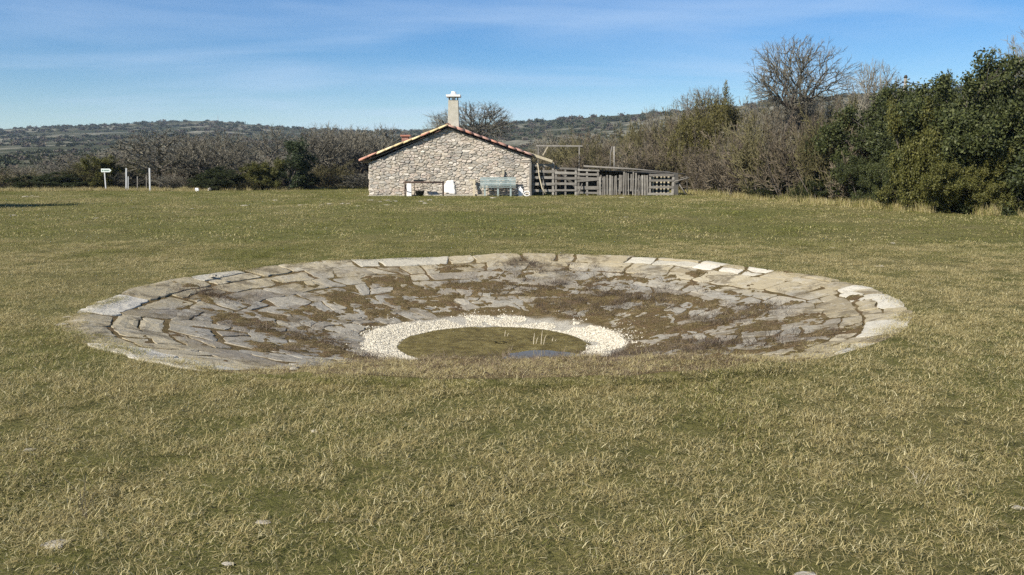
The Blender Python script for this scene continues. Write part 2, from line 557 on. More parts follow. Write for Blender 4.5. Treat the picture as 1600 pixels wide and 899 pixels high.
# ------------------------------------------------------------------ lie of the land
PC = (-0.15, 10.64); PR = 4.7               # pond centre and rim radius
GC = (-0.25, 10.60)                         # pool centre
def rim_r(th):
    return PR + 0.10 * np.sin(2 * th + .6) + 0.05 * np.sin(5 * th + 2) + 0.03 * np.sin(9 * th)
def bowl(r):
    t = np.clip((PR - r) / (PR - 1.7), 0, None)
    z = -0.58 * np.minimum(t, 1) ** 0.93
    return z - 0.10 * sstep(1.7, 1.15, r)
def land(x, y):
    x = np.asarray(x, float); y = np.asarray(y, float)
    r = np.hypot(x - PC[0], y - PC[1])
    u = (fbm(x / 2.4, y / 2.4, 4) - .5) * 0.10 + (fbm(x / .45, y / .45, 2) - .5) * .045 * (y < 60) + (fbm(x / 9, y / 9, 2) - .5) * .16
    u = u * sstep(4.7, 6.5, r)
    u = u * (1 - .8 * sstep(35, 42, y))
    return u + 0.06 * np.exp(-((y - 39.5) / 1.6) ** 2) * sstep(-14, -8, x) * (1 - sstep(4, 9, x))
MOSS = [(840, 402, .35), (880, 425, .45), (930, 440, .55), (960, 420, .45), (900, 460, .35), (1000, 435, .4), (690, 425, .28), (600, 460, .45), (540, 470, .35), (480, 490, .35),
        (390, 505, .42), (430, 520, .35), (640, 478, .45), (760, 478, .5), (330, 455, .35), (290, 440, .25), (1165, 490, .42), (1190, 510, .35), (1050, 470, .3), (1100, 440, .25),
        (950, 470, .5), (1010, 500, .45), (1050, 540, .45), (1120, 545, .5), (1200, 545, .35), (850, 485, .35), (450, 545, .45), (520, 548, .5), (240, 425, .15), (1290, 520, .3),
        (1340, 465, .22), (1080, 415, .2), (700, 465, .25), (1080, 515, .4), (940, 500, .4), (600, 500, .3)]
MOSSW = []
for px, py, rr in MOSS:
    z = -.3
    for _ in range(6):
        q = gp(px, py, z); z = float(bowl(math.hypot(q[0] - PC[0], q[1] - PC[1])))
    MOSSW.append((q[0], q[1], rr))
def moss_mask(x, y):
    m = np.zeros_like(np.asarray(x, float))
    for a, b, rr in MOSSW:
        m = np.maximum(m, np.exp(-(((x - a) / (rr * 1.15)) ** 2 + ((y - b) / rr) ** 2)))
    th = np.arctan2(y - PC[1], x - PC[0]); r = np.hypot(x - PC[0], y - PC[1])
    n = fbm(th * 3.0 * 1.6 + 5, r * 3.6, 5, .62)         # streaks along the courses
    n2 = fbm(x * 9 + 50, y * 9, 4, .75)
    inner = .07 * sstep(3.4, 2.3, r) - .05 * sstep(3.7, 4.4, r)
    return sstep(.50, .60, m * .24 + n * .60 + n2 * .48 - .172 + inner)
def silt(x, y):                              # the near slope is silted up and grown over
    r = np.hypot(x - PC[0], y - PC[1])
    th = np.degrees(np.arctan2(y - PC[1], x - PC[0])) + 90
    a = 1 - sstep(19, 38, np.abs(th - 5) + 14 * (fbm(x * 1.7, y * 1.7, 3) - .5))
    return a * sstep(1.55, 2.15, r) * (1 - .35 * sstep(3.9, 4.8, r))
def bed_h(x, y):
    r = np.hypot(x - PC[0], y - PC[1])
    g = np.hypot(x - GC[0], y - GC[1])
    z = bowl(r) - 0.007 + 0.027 * moss_mask(x, y) * sstep(1.7, 2.1, g) + 0.012 * (fbm(x * 9, y * 9, 3) - .5)
    z = z + .13 * silt(x, y) * (0.75 + .5 * fbm(x * 2, y * 2, 3))
    # the pool: muck just above the water except where it lies open
    ww = gp(846, 558, -.67)
    dip = np.exp(-(((x - ww[0] - .25 * (y - ww[1])) / .34) ** 2 + ((y - ww[1]) / .28) ** 2))
    muck = -.652 + 0.035 * (fbm(x * 5, y * 5, 4) - .5) - .10 * dip
    k = 1 - sstep(1.12, 1.32, g)
    return z * (1 - k) + muck * k
WATER_Z = -0.672

# ground: polar sheet round the basin, fine near it, reaching to the horizon
NA = 760
rad = list(np.arange(0.06, 4.68, 0.036)) + [4.70]
NB_IN = len(rad)
step = 0.06
while rad[-1] < 3400:
    rad.append(rad[-1] + step); step = min(step * 1.03, .10) if rad[-1] < 11 else step * 1.05
rad = np.array(rad)
th = np.linspace(0, 2 * np.pi, NA, endpoint=False)
RR, TT = np.meshgrid(rad, th, indexing='ij')
sc_rim = rim_r(TT) / PR
k = np.clip(1 - (RR - 4.7) / 6, 0, 1) * (RR > 4.7) + (RR <= 4.7)
RW = RR * (1 + (sc_rim - 1) * k * sstep(2.2, 4.6, RR))
GX = PC[0] + RW * np.cos(TT); GY = PC[1] + RW * np.sin(TT)
GZ = np.where(RR > 4.70, land(GX, GY), bed_h(GX, GY))
lip = NB_IN - 1
V = np.stack([GX, GY, GZ], -1)
def polar_faces(i0, i1):
    i = np.arange(i0, i1)[:, None]; j = np.arange(NA)[None, :]; j2 = (j + 1) % NA
    return np.stack([i * NA + j, i * NA + j2 + 0 * i, (i + 1) * NA + j2, (i + 1) * NA + j], -1)[..., ::-1].reshape(-1, 4)
bedV = V[:NB_IN].reshape(-1, 3).copy()
bedF = polar_faces(0, NB_IN - 1)[:, ::-1].tolist()
outV = V[lip:].reshape(-1, 3).copy()
outV[:NA, 2] = bedV[-NA:, 2]
outF = polar_faces(0, len(rad) - lip - 1)[:, ::-1].tolist()
bedV = np.vstack([bedV, [[PC[0], PC[1], float(bed_h(np.array(PC[0]), np.array(PC[1])))]]])
bedF += [(len(bedV) - 1, j, (j + 1) % NA) for j in range(NA)]
ground = obj('ground', outV, outF, M['ground'], smooth=True)
tag(ground, kind='structure')

# ------------------------------------------------------------------ hills
SKYL = [(-900, 215), (-400, 214), (0, 212), (60, 208), (130, 204), (200, 202), (260, 197), (340, 194), (400, 199), (470, 204), (560, 207), (640, 206), (720, 200), (800, 193), (900, 187), (1000, 181), (1100, 174), (1200, 166), (1300, 160), (1400, 156), (1600, 150), (2000, 150), (2600, 160)]
def build_hill():
    pxs = np.linspace(-850, 2550, 340)
    sy = np.interp(pxs, [a for a, _ in SKYL], [b for _, b in SKYL])
    ds = np.concatenate([np.linspace(75, 400, 30), np.linspace(420, 1500, 60), np.linspace(1550, 3000, 12)])
    az = np.arctan((pxs - 800) / FPX)
    D0 = np.interp(pxs, [-900, 300, 700, 900, 2600], [1150, 1100, 900, 720, 620])
    AZ, DS = np.meshgrid(az, ds, indexing='ij')
    top = ((HZ - sy) / FPX * D0 + CAMH)[:, None] * np.ones_like(DS)
    t = np.clip((DS - 75) / (D0[:, None] - 75), 0, 2)
    prof = np.where(t < 1, .26 * t + .74 * t ** 1.9, 1 - 1.3 * (t - 1) ** 1.5)
    X = DS * np.sin(AZ); Y = DS * np.cos(AZ)
    Z = top * prof - .8 * (1 - np.clip(t, 0, 1))
    Z += (fbm(X / 90, Y / 90, 4) - .5) * 9 * np.clip(t, 0, 1) * (1.1 - np.clip(t, 0, 1))
    Z = np.maximum(Z, -4)
    n, m = X.shape
    V = np.stack([X, Y, Z], -1).reshape(-1, 3)
    i = np.arange(n - 1)[:, None]; j = np.arange(m - 1)[None]
    F = np.stack([i * m + j, (i + 1) * m + j, (i + 1) * m + j + 1, i * m + j + 1], -1).reshape(-1, 4)
    o = obj('hills', V, F, M['hill'], smooth=True)
    tag(o, kind='structure')
    return X, Y, Z, t
HX, HY, HZZ, HT = build_hill()
# ------------------------------------------------------------------ the stone basin
def clip_poly(poly, nx, ny, c):              # keep nx*x+ny*y<=c
    out = []
    for i in range(len(poly)):
        a, b = poly[i], poly[(i + 1) % len(poly)]
        da = nx * a[0] + ny * a[1] - c; db = nx * b[0] + ny * b[1] - c
        if da <= 0: out.append(a)
        if (da < 0 < db) or (db < 0 < da):
            t = da / (da - db)
            out.append((a[0] + (b[0] - a[0]) * t, a[1] + (b[1] - a[1]) * t))
    return out
def voronoi(sites, start, nn=26):
    S = np.array(sites); cells = []
    for i in range(len(S)):
        d = ((S - S[i]) ** 2).sum(1)
        poly = list(start(S[i]))
        for j in np.argsort(d)[1:nn]:
            mx, my = (S[i] + S[j]) / 2; nx, ny = S[j] - S[i]
            poly = clip_poly(poly, nx, ny, nx * mx + ny * my)
            if len(poly) < 3: break
        cells.append(poly)
    return cells
def inset(poly, g):
    n = len(poly); 
    if n < 3: return []
    p = poly
    for i in range(n):
        a, b = poly[i], poly[(i + 1) % n]
        ex, ey = b[0] - a[0], b[1] - a[1]; L = math.hypot(ex, ey)
        if L < 1e-6: continue
        nx, ny = ey / L, -ex / L             # outward for a counter-clockwise polygon
        p = clip_poly(p, nx, ny, nx * a[0] + ny * a[1] - g)
        if len(p) < 3: return []
    return p
def area(p):
    return .5 * sum(p[i][0] * p[(i + 1) % len(p)][1] - p[(i + 1) % len(p)][0] * p[i][1] for i in range(len(p)))
def chaikin(p, q=.25):
    o = []
    for i in range(len(p)):
        a, b = p[i], p[(i + 1) % len(p)]
        o.append((a[0] + (b[0] - a[0]) * q, a[1] + (b[1] - a[1]) * q))
        o.append((a[0] + (b[0] - a[0]) * (1 - q), a[1] + (b[1] - a[1]) * (1 - q)))
    return o

basin = thing('stone_basin', 'round stone-paved dew pond sunk in the meadow', 'dew pond', (PC[0], PC[1], 0))
put_bed = obj('bed', bedV - np.array([PC[0], PC[1], 0]), bedF, M['bed'], basin, smooth=True)

KU = 3.3                                     # arc scale of the unrolled rings
cells, allS = [], []
RINGS = [4.74, 4.30, 3.84, 3.40, 2.98, 2.58, 2.20, 1.84]
def ring_wob(k, u):                          # the courses wander
    if k == 0: return 0.0
    return (float(vnoise(u * .55 + 31 * k, k * 7.7)) - .5) * (.10 if k == 1 else .26)
for k in range(len(RINGS) - 1):
    ro, ri = RINGS[k], RINGS[k + 1]
    arc0 = (1.05, .92, .8, .66, .56, .5, .45)[k]
    t = random.random() * .2; t_end = t + 2 * math.pi
    while t < t_end - .04:
        dt = arc0 * random.choice((.45, .7, .9, 1.0, 1.25, 1.6)) / ro
        t2 = min(t + dt, t_end)
        if t_end - t2 < .05: t2 = t_end
        sl = [random.uniform(-.05, .05) * (1 + k * .35) for _ in range(2)]
        u0, u1 = t * KU, t2 * KU
        jit = .012 + .022 * k
        q = [(u0 - sl[0], ri), (u1 - sl[1], ri), (u1 + sl[1], ro), (u0 + sl[0], ro)]
        q = [(u + random.uniform(-jit, jit), v + ring_wob(k + (1 if v == ri else 0), u) + random.uniform(-jit, jit)) for u, v in q]
        parts = [q]
        brk = .35 if math.cos(t) > .62 else 0.0                        # the right side is the most broken
        if (u1 - u0) > .42 and random.random() < .30 + .09 * k + brk:      # cracked across
            f0, f1 = random.uniform(.25, .75), random.uniform(.25, .75)
            lo = tuple(q[0][i] + (q[1][i] - q[0][i]) * f0 for i in (0, 1)); hi = tuple(q[3][i] + (q[2][i] - q[3][i]) * f1 for i in (0, 1))
            parts = [[q[0], lo, hi, q[3]], [lo, q[1], q[2], hi]]
        more = []
        for pq in parts:
            if random.random() < .10 + .05 * k + brk:                       # split along the course
                f0, f1 = random.uniform(.35, .65), random.uniform(.35, .65)
                le = tuple(pq[0][i] + (pq[3][i] - pq[0][i]) * f0 for i in (0, 1)); rg = tuple(pq[1][i] + (pq[2][i] - pq[1][i]) * f1 for i in (0, 1))
                more += [[pq[0], pq[1], rg, le], [le, rg, pq[2], pq[3]]]
            else: more.append(pq)
        for pq in more:
            cells.append(pq)
        t = t2
NS = len(cells)
slab_n = 0
for ci in range(NS):
    poly = cells[ci]
    if area(poly) < 0: continue
    poly = inset(poly, random.choice((.006, .009, .014, .024)))
    if len(poly) < 3 or area(poly) < .02: continue
    # cut the corners, then walk the outline in small ragged steps
    poly = chaikin(poly, .07)
    out = []
    for i in range(len(poly)):
        a, b = poly[i], poly[(i + 1) % len(poly)]
        L = math.hypot(b[0] - a[0], b[1] - a[1]); n = max(1, int(L / .075))
        for s in range(n):
            out.append((a[0] + (b[0] - a[0]) * s / n, a[1] + (b[1] - a[1]) * s / n))
    W = []
    for u, v in out:
        t = u / KU
        rw = v * (1 + (float(rim_r(t)) / PR - 1) * float(sstep(2.2, 4.6, v)))
        x, y = rw * math.cos(t), rw * math.sin(t)
        x, y = x + (float(fbm(x * 5 + 40, y * 5, 3, .7)) - .5) * .13, y + (float(fbm(x * 5, y * 5 + 70, 3, .7)) - .5) * .13
        W.append((x, y))
    cx = sum(p[0] for p in W) / len(W); cy = sum(p[1] for p in W) / len(W)
    sx, sy_ = float(silt(np.array(cx + PC[0]), np.array(cy + PC[1]))), float(moss_mask(np.array(cx + PC[0]), np.array(cy + PC[1])))
    if sx > .85: continue      # buried: nothing of it shows
    rc = math.hypot(cx, cy)
    zc = float(bowl(rc))
    lift = random.uniform(-.004, .004) + (random.uniform(-.004, .012) if rc > 4.3 else 0)
    tx, ty = random.gauss(0, .005), random.gauss(0, .005)
    def zz_(x, y): return float(bowl(math.hypot(x, y))) - zc + lift + tx * (x - cx) + ty * (y - cy)
    V, F = [], []
    n = len(W)
    def ringv(q, dz, rough):
        for x, y in W:
            x2, y2 = cx + (x - cx) * q, cy + (y - cy) * q
            V.append((x2 - cx, y2 - cy, zz_(x2, y2) + dz + rough * (float(fbm(x2 * 5, y2 * 5, 3)) - .5)))
    ringv(1.0, -.10, 0); ringv(1.0, -.010, .012); ringv(.975, 0, .014); ringv(.55, .003, .03)
    V.append((0, 0, zz_(cx, cy) + .004))
    for a in range(3):
        for i in range(n):
            i2 = (i + 1) % n
            F.append((a * n + i, a * n + i2, (a + 1) * n + i2, (a + 1) * n + i))
    F += [(3 * n + i, 3 * n + (i + 1) % n, 4 * n) for i in range(n)]
    pale = rc > 4.3 and random.random() < .42
    obj('slab', V, F, M['pale_slab'] if pale else M['slab'], basin, loc=(cx, cy, zc))
    slab_n += 1

# water and gravel
def disc(r, n=64):
    V = [(GC[0], GC[1], WATER_Z)]
    for k in range(n):
        t = 2 * math.pi * k / n
        V.append((GC[0] + r * math.cos(t), GC[1] + r * math.sin(t), WATER_Z))
    return V, [(0, 1 + k, 1 + (k + 1) % n) for k in range(n)]
wv, wf = disc(1.19)
water = obj('water', wv, wf, M['water'])
tag(water, kind='structure')

def pebble(seed, s=1.0):
    r = np.random.default_rng(seed)
    V = [(0, 0, 1), (0, 0, -1)] + [(math.cos(a), math.sin(a), z) for z in (.45, -.45) for a in np.arange(5) * 2 * math.pi / 5]
    V = [tuple(np.array(v) * (.7 + .6 * r.random(3)) * np.array((1, .8, .5)) * s) for v in V]
    F = [(0, 2 + i, 2 + (i + 1) % 5) for i in range(5)] + [(1, 7 + (i + 1) % 5, 7 + i) for i in range(5)] + [(2 + i, 7 + i, 7 + (i + 1) % 5, 2 + (i + 1) % 5) for i in range(5)]
    return V, F
pebs = [make_mesh('pebble', *pebble(k), M['gravel']) for k in range(7)]
n = 56000
g_t = RNG.random(n) * 2 * np.pi
g_r = np.concatenate([1.2 + .46 * RNG.random(int(n * .88)) ** .9, 1.5 + np.abs(RNG.normal(0, .2, n - int(n * .88)))])
gx = GC[0] + g_r * np.cos(g_t); gy = GC[1] + g_r * np.sin(g_t)
keep = (silt(gx, gy) < .5) & (fbm(gx * 3, gy * 3, 3) > .30 + .30 * sstep(1.48, 1.85, g_r))
gx, gy = gx[keep], gy[keep]
gs = (.004 + .010 * RNG.random(len(gx)) ** 2)[:, None] * np.ones((1, 3))
scatter('gravel_ring', pebs, np.stack([gx, gy, bed_h(gx, gy) + gs[:, 0] * .3], -1), RNG.random((len(gx), 3)) * 6.28, gs, label='white limestone gravel in a ring around the pool').parent = None

# ------------------------------------------------------------------ grass
def blade_mesh(name, seed, nb, rad_, hmin, hmax, wmin, wmax, lean, mat, curl=1.0):
    r = np.random.default_rng(seed)
    V, F = [], []
    for b in range(nb):
        a = r.random() * 6.283; q = rad_ * math.sqrt(r.random())
        bx, by = q * math.cos(a), q * math.sin(a)
        h = r.uniform(hmin, hmax); w_ = r.uniform(wmin, wmax)
        d = r.random() * 6.283; ln = r.uniform(.2, lean)
        dxv, dyv = math.cos(d), math.sin(d)
        sd = d + 1.57 + r.normal(0, .5)
        sxv, syv = math.cos(sd) * w_ / 2, math.sin(sd) * w_ / 2
        n0 = len(V); ang = (r.uniform(.45, 1.4) if lean > 1.5 else ln * .4); x, y, z = bx, by, -.004; seg = h / 3; bend = (r.uniform(.1, .9) if lean > 1.5 else ln * .55) * curl * r.uniform(.4, 1.4)
        for k in range(4):
            t = 1 - k / 3.0
            if k < 3:
                V += [(x - sxv * (.4 + .6 * t), y - syv * (.4 + .6 * t), z), (x + sxv * (.4 + .6 * t), y + syv * (.4 + .6 * t), z)]
            else:
                V.append((x, y, z))
            x += dxv * math.sin(ang) * seg; y += dyv * math.sin(ang) * seg; z += math.cos(ang) * seg
            ang = min(ang + bend, 1.5 if k else 1.35)
        F += [(n0, n0 + 1, n0 + 3, n0 + 2), (n0 + 2, n0 + 3, n0 + 5, n0 + 4), (n0 + 4, n0 + 5, n0 + 6)]
    return make_mesh(name, V, F, mat)
near_tufts = [blade_mesh('tuft', 100 + k, 165, .17, .018, .058, .0015, .0035, 2.3, M['grass'], 1.15) for k in range(10)]
far_tufts = [blade_mesh('far_tuft', 200 + k, 80, .36, .03, .075, .006, .013, 1.9, M['grass'], 1.0) for k in range(8)]
tall_tufts = [blade_mesh('tall_tuft', 300 + k, 26, .13, .04, .11, .0014, .003, 1.7, M['grass'], 1.4) for k in range(5)]

def field_points(y0, y1, dens, half=.72):
    A = half * (y1 ** 2 - y0 ** 2); n = int(A * dens)
    y = np.sqrt(y0 ** 2 + RNG.random(n) * (y1 ** 2 - y0 ** 2))
    x = (RNG.random(n) * 2 - 1) * (half * y + .8)
    return x, y
def outside(x, y, m=0.0):
    t = np.arctan2(y - PC[1], x - PC[0]); r = np.hypot(x - PC[0], y - PC[1])
    return r > rim_r(t) + m - .02 - .10 * sstep(11, 8, y) + (.16 + .14 * sstep(11, 8, y)) * (fbm(x * 2.2, y * 2.2, 3) - .45)
def green_tint(x, y):
    g = .04 + .66 * sstep(9, 25, y) + .16 * sstep(36, 46, y)
    g = g + 2.6 * (fbm(x / 1.5, y / 1.5, 4, .6) - .5) + .9 * (fbm(x / 6 + 3, y / 6, 3) - .5)
    g = g + .20 * sstep(1, -5, x) * sstep(9, 5, y)
    g = g - .16 * sstep(-2, 8, x) * sstep(20, 10, y)
    t = np.degrees(np.arctan2(y - PC[1], x - PC[0])) + 90; r = np.hypot(x - PC[0], y - PC[1])
    g = g + .42 * np.exp(-((r - 4.95) / .28) ** 2) * np.exp(-(t / 30) ** 2)
    return np.clip(g, -.1, 1.05)
def house_free(x, y): return ~((x > -8) & (x < 1.4) & (y > 43.6))
def lay(name, protos, x, y, smin, smax, label, dz=0.0, tint=None, zf=land):
    n = len(x)
    s = RNG.uniform(smin, smax, n)
    rot = np.stack([RNG.normal(0, .12, n), RNG.normal(0, .12, n), RNG.random(n) * 6.283], -1)
    return scatter(name, protos, np.stack([x, y, zf(x, y) + dz], -1), rot, np.stack([s, s, s * RNG.uniform(.75, 1.2, n)], -1), tint=green_tint(x, y) if tint is None else tint, label=label)
x1, y1 = field_points(2.3, 9, 84); x2, y2 = field_points(9, 18, 38)
x, y = np.concatenate([x1, x2]), np.concatenate([y1, y2])
k = outside(x, y, .02); x, y = x[k], y[k]
hv = fbm(x / .8, y / .8, 3)
k = RNG.random(len(x)) < .45 + .9 * hv
lay('meadow_grass', near_tufts, x[k], y[k], .75, 1.3, 'short matted straw-coloured grass in the foreground meadow', dz=.006)
x, y = field_points(18, 57, 5.2)
k = house_free(x, y); x, y = x[k], y[k]
lay('far_meadow_grass', far_tufts, x, y, .8, 1.35, 'short greener grass of the back of the meadow')
x, y = field_points(2.4, 16, 1.6)
k = outside(x, y, .1) & (fbm(x / 1.1 + 9, y / 1.1, 3) > .52); x, y = x[k], y[k]
lay('tall_dry_grass', tall_tufts, x, y, .5, 1.0, 'taller dry grass tufts standing out of the sward', tint=np.clip(green_tint(x, y) - .2, -.1, 1))
# grass creeping over the rim stones
n = 1500
t = RNG.random(n) * 6.283; r = rim_r(t) + RNG.normal(.02, .07, n)
x = PC[0] + r * np.cos(t); y = PC[1] + r * np.sin(t)
k = fbm(x * 2.3 + 7, y * 2.3, 3) > .52 + .12 * sstep(8, 11, y); x, y = x[k], y[k]
lay('rim_edge_grass', near_tufts, x, y, .4, .85, 'short grass creeping over the edge of the rim stones', dz=.002, tint=np.clip(green_tint(x, y) + .3, 0, 1))
# dead stems and moss in the basin
deb = [blade_mesh('dead_stems', 400 + k, 55, .13, .015, .06, .0022, .0045, 2.6, M['debris'], .9) for k in range(6)]
n = 24000
t = RNG.random(n) * 6.283; r = 4.75 * np.sqrt(RNG.random(n))
x = PC[0] + r * np.cos(t); y = PC[1] + r * np.sin(t)
g = np.hypot(x - GC[0], y - GC[1])
w_ = np.maximum(moss_mask(x, y) * (.25 + .6 * (fbm(x * 1.3, y * 1.3, 2) > .5)), silt(x, y) * 1.0)
k = (g > 1.85) & (RNG.random(n) < w_ * .24)
x, y = x[k], y[k]
lay('dead_stems', deb, x, y, .5, 1.15, 'brown dead stems and moss matted over the basin stones', tint=np.clip(-.1 + 1.1 * (fbm(x * .9, y * .9, 3) - .35), 0, .6), zf=bed_h)
n = 9000
x = RNG.uniform(-4.9, 4.6, n); y = RNG.uniform(6, 15.4, n)
k = (np.hypot(x - PC[0], y - PC[1]) < 4.6) & (np.hypot(x - GC[0], y - GC[1]) > 1.8) & (RNG.random(n) < .5 * moss_mask(x, y))
x, y = x[k], y[k]
lay('basin_grass', near_tufts, x, y, .25, .6, 'small straw and green tufts growing in the basin joints', tint=np.clip(.02 + 1.4 * (fbm(x * 1.7, y * 1.7, 3) - .5), -.1, .6), zf=bed_h)
n = 260
t = RNG.random(n) * 6.283; r = 1.15 * np.sqrt(RNG.random(n)); x = GC[0] + r * np.cos(t); y = GC[1] + r * np.sin(t)
k = bed_h(x, y) > WATER_Z + .004; x, y = x[k], y[k]
lay('pool_weed', deb, x, y, .25, .6, 'matted olive water weed on the muddy pool floor', tint=np.full(len(x), .8), zf=bed_h, dz=-.004)
# dark dry stalks lying in drifts on the stones
M['stalks'] = mat_grass('dark_dry_stalks', [(0, (.06, .045, .034)), (.5, (.13, .098, .072)), (.85, (.22, .175, .13)), (1, (.38, .32, .23))], [(0, (.07, .055, .04)), (1, (.16, .13, .09))])
stk = [blade_mesh('stalks', 450 + k_, 40, .16, .06, .2, .003, .006, 2.6, M['stalks'], .35) for k_ in range(5)]
SX, SY = [], []
for px, py, sd, cnt in ((835, 402, .22, 34), (870, 415, .3, 34), (915, 432, .35, 44), (965, 425, .3, 36), (1010, 430, .25, 16), (890, 460, .3, 20), (1060, 545, .25, 20), (1130, 545, .3, 26), (1200, 540, .25, 10), (1000, 555, .3, 16), (720, 568, .4, 50), (640, 565, .4, 40), (900, 570, .4, 60), (780, 480, .3, 20), (1165, 490, .25, 40), (430, 520, .25, 25), (330, 455, .2, 20)):
    z = -.3
    for _ in range(6):
        q = gp(px, py, z); z = float(bowl(math.hypot(q[0] - PC[0], q[1] - PC[1])))
    SX += list(RNG.normal(q[0], sd * 1.5, cnt)); SY += list(RNG.normal(q[1], sd, cnt))
SX, SY = np.array(SX), np.array(SY)
k = (np.hypot(SX - PC[0], SY - PC[1]) < 4.7) & (np.hypot(SX - GC[0], SY - GC[1]) > 1.75); SX, SY = SX[k], SY[k]
lay('dry_stalks', stk, SX, SY, .5, 1.0, 'dark dry stalks lying in drifts over the basin stones', dz=.012, zf=lambda a, b: np.maximum(bed_h(a, b), bowl(np.hypot(a - PC[0], b - PC[1]))))
# straw-coloured tufts on the silted near slope
n = 2600
x = RNG.uniform(-4.2, 4, n); y = RNG.uniform(5.7, 9, n)
rr = np.hypot(x - PC[0], y - PC[1])
k = (rr < 4.85) & (rr > 2.2) & (RNG.random(n) < silt(x, y) * (.15 + .6 * sstep(2.6, 4.6, rr)))
x, y = x[k], y[k]
lay('rim_grass', near_tufts, x, y, .6, 1.1, 'dry grass growing over the near lip of the basin', zf=lambda a, b: np.maximum(bed_h(a, b), -.6), tint=np.clip(green_tint(x, y) - .15, -.1, 1))
# ------------------------------------------------------------------ the stone house
HY0 = 44.0
house = thing('stone_house', 'low stone sheepfold house with gable, tiled roof and tall chimney', 'house', (-3.2, HY0, 0))
HO = Vector((-3.2, HY0, 0))
def hp(px, py, dy=0.0):                      # photo pixel on the gable plane -> house space
    q = at(px, py, HY0 + dy)
    return Vector((q.x - HO.x, dy, q.z))
gL, gR = hp(577, 300).x, hp(829.5, 300).x
zl, zr, za_ = hp(577, 255.2).z, hp(830, 247.8).z, hp(700.5, 200.2).z
ax = hp(700.5, 200).x
HD = 6.5                                     # depth of the house
GAB = [(gL, -.25), (gR, -.25), (gR, zr), (ax, za_), (gL, zl)]
V = [(x, .03, z) for x, z in GAB] + [(x, HD, z) for x, z in GAB]
F = [(0, 1, 2, 3, 4), (9, 8, 7, 6, 5), (1, 0, 5, 6), (2, 1, 6, 7), (3, 2, 7, 8), (4, 3, 8, 9), (0, 4, 9, 5)]
wall = obj('wall', V, F, M['mortar'], house)

def poly_stone(poly, prot, plane, smooth=False):
    """stone with the given outline (a,b), standing prot out of the wall; plane maps (a,b,out)->xyz"""
    n = len(poly)
    cx = sum(p[0] for p in poly) / n; cy = sum(p[1] for p in poly) / n
    V = []
    for q, o in ((1.0, -.05), (1.0, prot * .55), (.80, prot)):
        for a, b in poly:
            V.append(plane(cx + (a - cx) * q, cy + (b - cy) * q, o + (random.uniform(-.01, .01) if o > 0 else 0)))
    F = []
    for k in range(2):
        for i in range(n):
            i2 = (i + 1) % n
            F.append((k * n + i, k * n + i2, (k + 1) * n + i2, (k + 1) * n + i))
    F.append(tuple(2 * n + i for i in range(n)))
    c = plane(cx, cy, 0)
    return [(x - c[0], y - c[1], z - c[2]) for x, y, z in V], F, c

def rubble(poly, n_sites, asp, seed):
    r = random.Random(seed)
    xs = [p[0] for p in poly]; zs = [p[1] for p in poly]
    def inside(x, z):
        return all((poly[(i + 1) % len(poly)][0] - poly[i][0]) * (z - poly[i][1]) - (poly[(i + 1) % len(poly)][1] - poly[i][1]) * (x - poly[i][0]) > 0 for i in range(len(poly)))
    S = []
    best_needed = n_sites
    while len(S) < n_sites:
        cand = None; bd = -1
        for _ in range(1 + r.randrange(6)):
            x, z = r.uniform(min(xs), max(xs)), r.uniform(min(zs), max(zs))
            if not inside(x, z): continue
            d = min(((x - a) ** 2 + ((z - b) * asp) ** 2 for a, b in S), default=9)
            if d > bd: bd, cand = d, (x, z)
        if cand: S.append(cand)
    cs = voronoi([(x, z * asp) for x, z in S], lambda s: [(x, z * asp) for x, z in poly], 24)
    out = []
    for c in cs:
        c = [(x, z / asp) for x, z in c]
        c = inset(c, r.uniform(.004, .013))
        if len(c) < 3 or area(c) < .002: continue
        c = chaikin(c, r.uniform(.14, .24))
        c = [(x + r.uniform(-.008, .008), z + r.uniform(-.008, .008)) for x, z in c]
        out.append(c)
    return out
st = rubble(GAB, 760, 2.0, 11)
st.sort(key=lambda c: -area(c))
small = []
for i, c in enumerate(st):
    v, f, o = poly_stone(c, random.uniform(.015, .06), lambda a, b, out: (a, .03 - out, b))
    if i < 300: obj('stone', v, f, M['stone'], wall, loc=o)
    else: small.append(([(p[0] + o[0], p[1] + o[1], p[2] + o[2]) for p in v], f))
# the two long side walls, too oblique to pick their stones apart
for xx, zt, sgn in ((gR, zr, 1), (gL, zl, -1)):
    c4 = [(0.06, -.2), (HD, -.2), (HD, zt), (0.06, zt)]
    for c in rubble(c4, 190, 1.75, 31 + sgn):
        if sgn > 0: v, f, o = poly_stone(c, random.uniform(.015, .05), lambda a, b, out: (xx - .001 + out, a, b))
        else: v, f, o = poly_stone([(HD + .06 - a, b) for a, b in c][::-1][::-1], random.uniform(.015, .05), lambda a, b, out: (xx + .001 - out, a, b))
        small.append(([(p[0] + o[0], p[1] + o[1], p[2] + o[2]) for p in v], f))
o = obj('small_stones', *join(small), M['stone_small'], wall); o['kind'] = 'stuff'
# large squared quoin and the whitewashed patch
def blob_patch(cx, cz, rx, rz, seed, th=.075, n=26):
    r = np.random.default_rng(seed); V = []
    for q, oy in ((1.0, .02), (1.0, -th * .7), (.86, -th)):
        for i in range(n):
            a = 2 * math.pi * i / n
            s = (abs(math.cos(a)) ** 4 + abs(math.sin(a)) ** 4) ** -.25 * (1 + .10 * math.sin(3 * a + seed) + .07 * math.sin(7 * a)) + r.normal(0, .03) * (q == 1.0)
            V.append((cx + rx * s * math.cos(a) * q, oy, cz + rz * s * math.sin(a) * q))
    F = [(k * n + i, (k + 1) * n + i, (k + 1) * n + (i + 1) % n, k * n + (i + 1) % n) for k in range(2) for i in range(n)]
    F.append(tuple(2 * n + i for i in range(n))[::-1])
    return V, F
c0 = hp(703, 293)
o = obj('whitewash_patch', *blob_patch(c0.x, c0.z, .27, .34, 4), M['white'], wall)
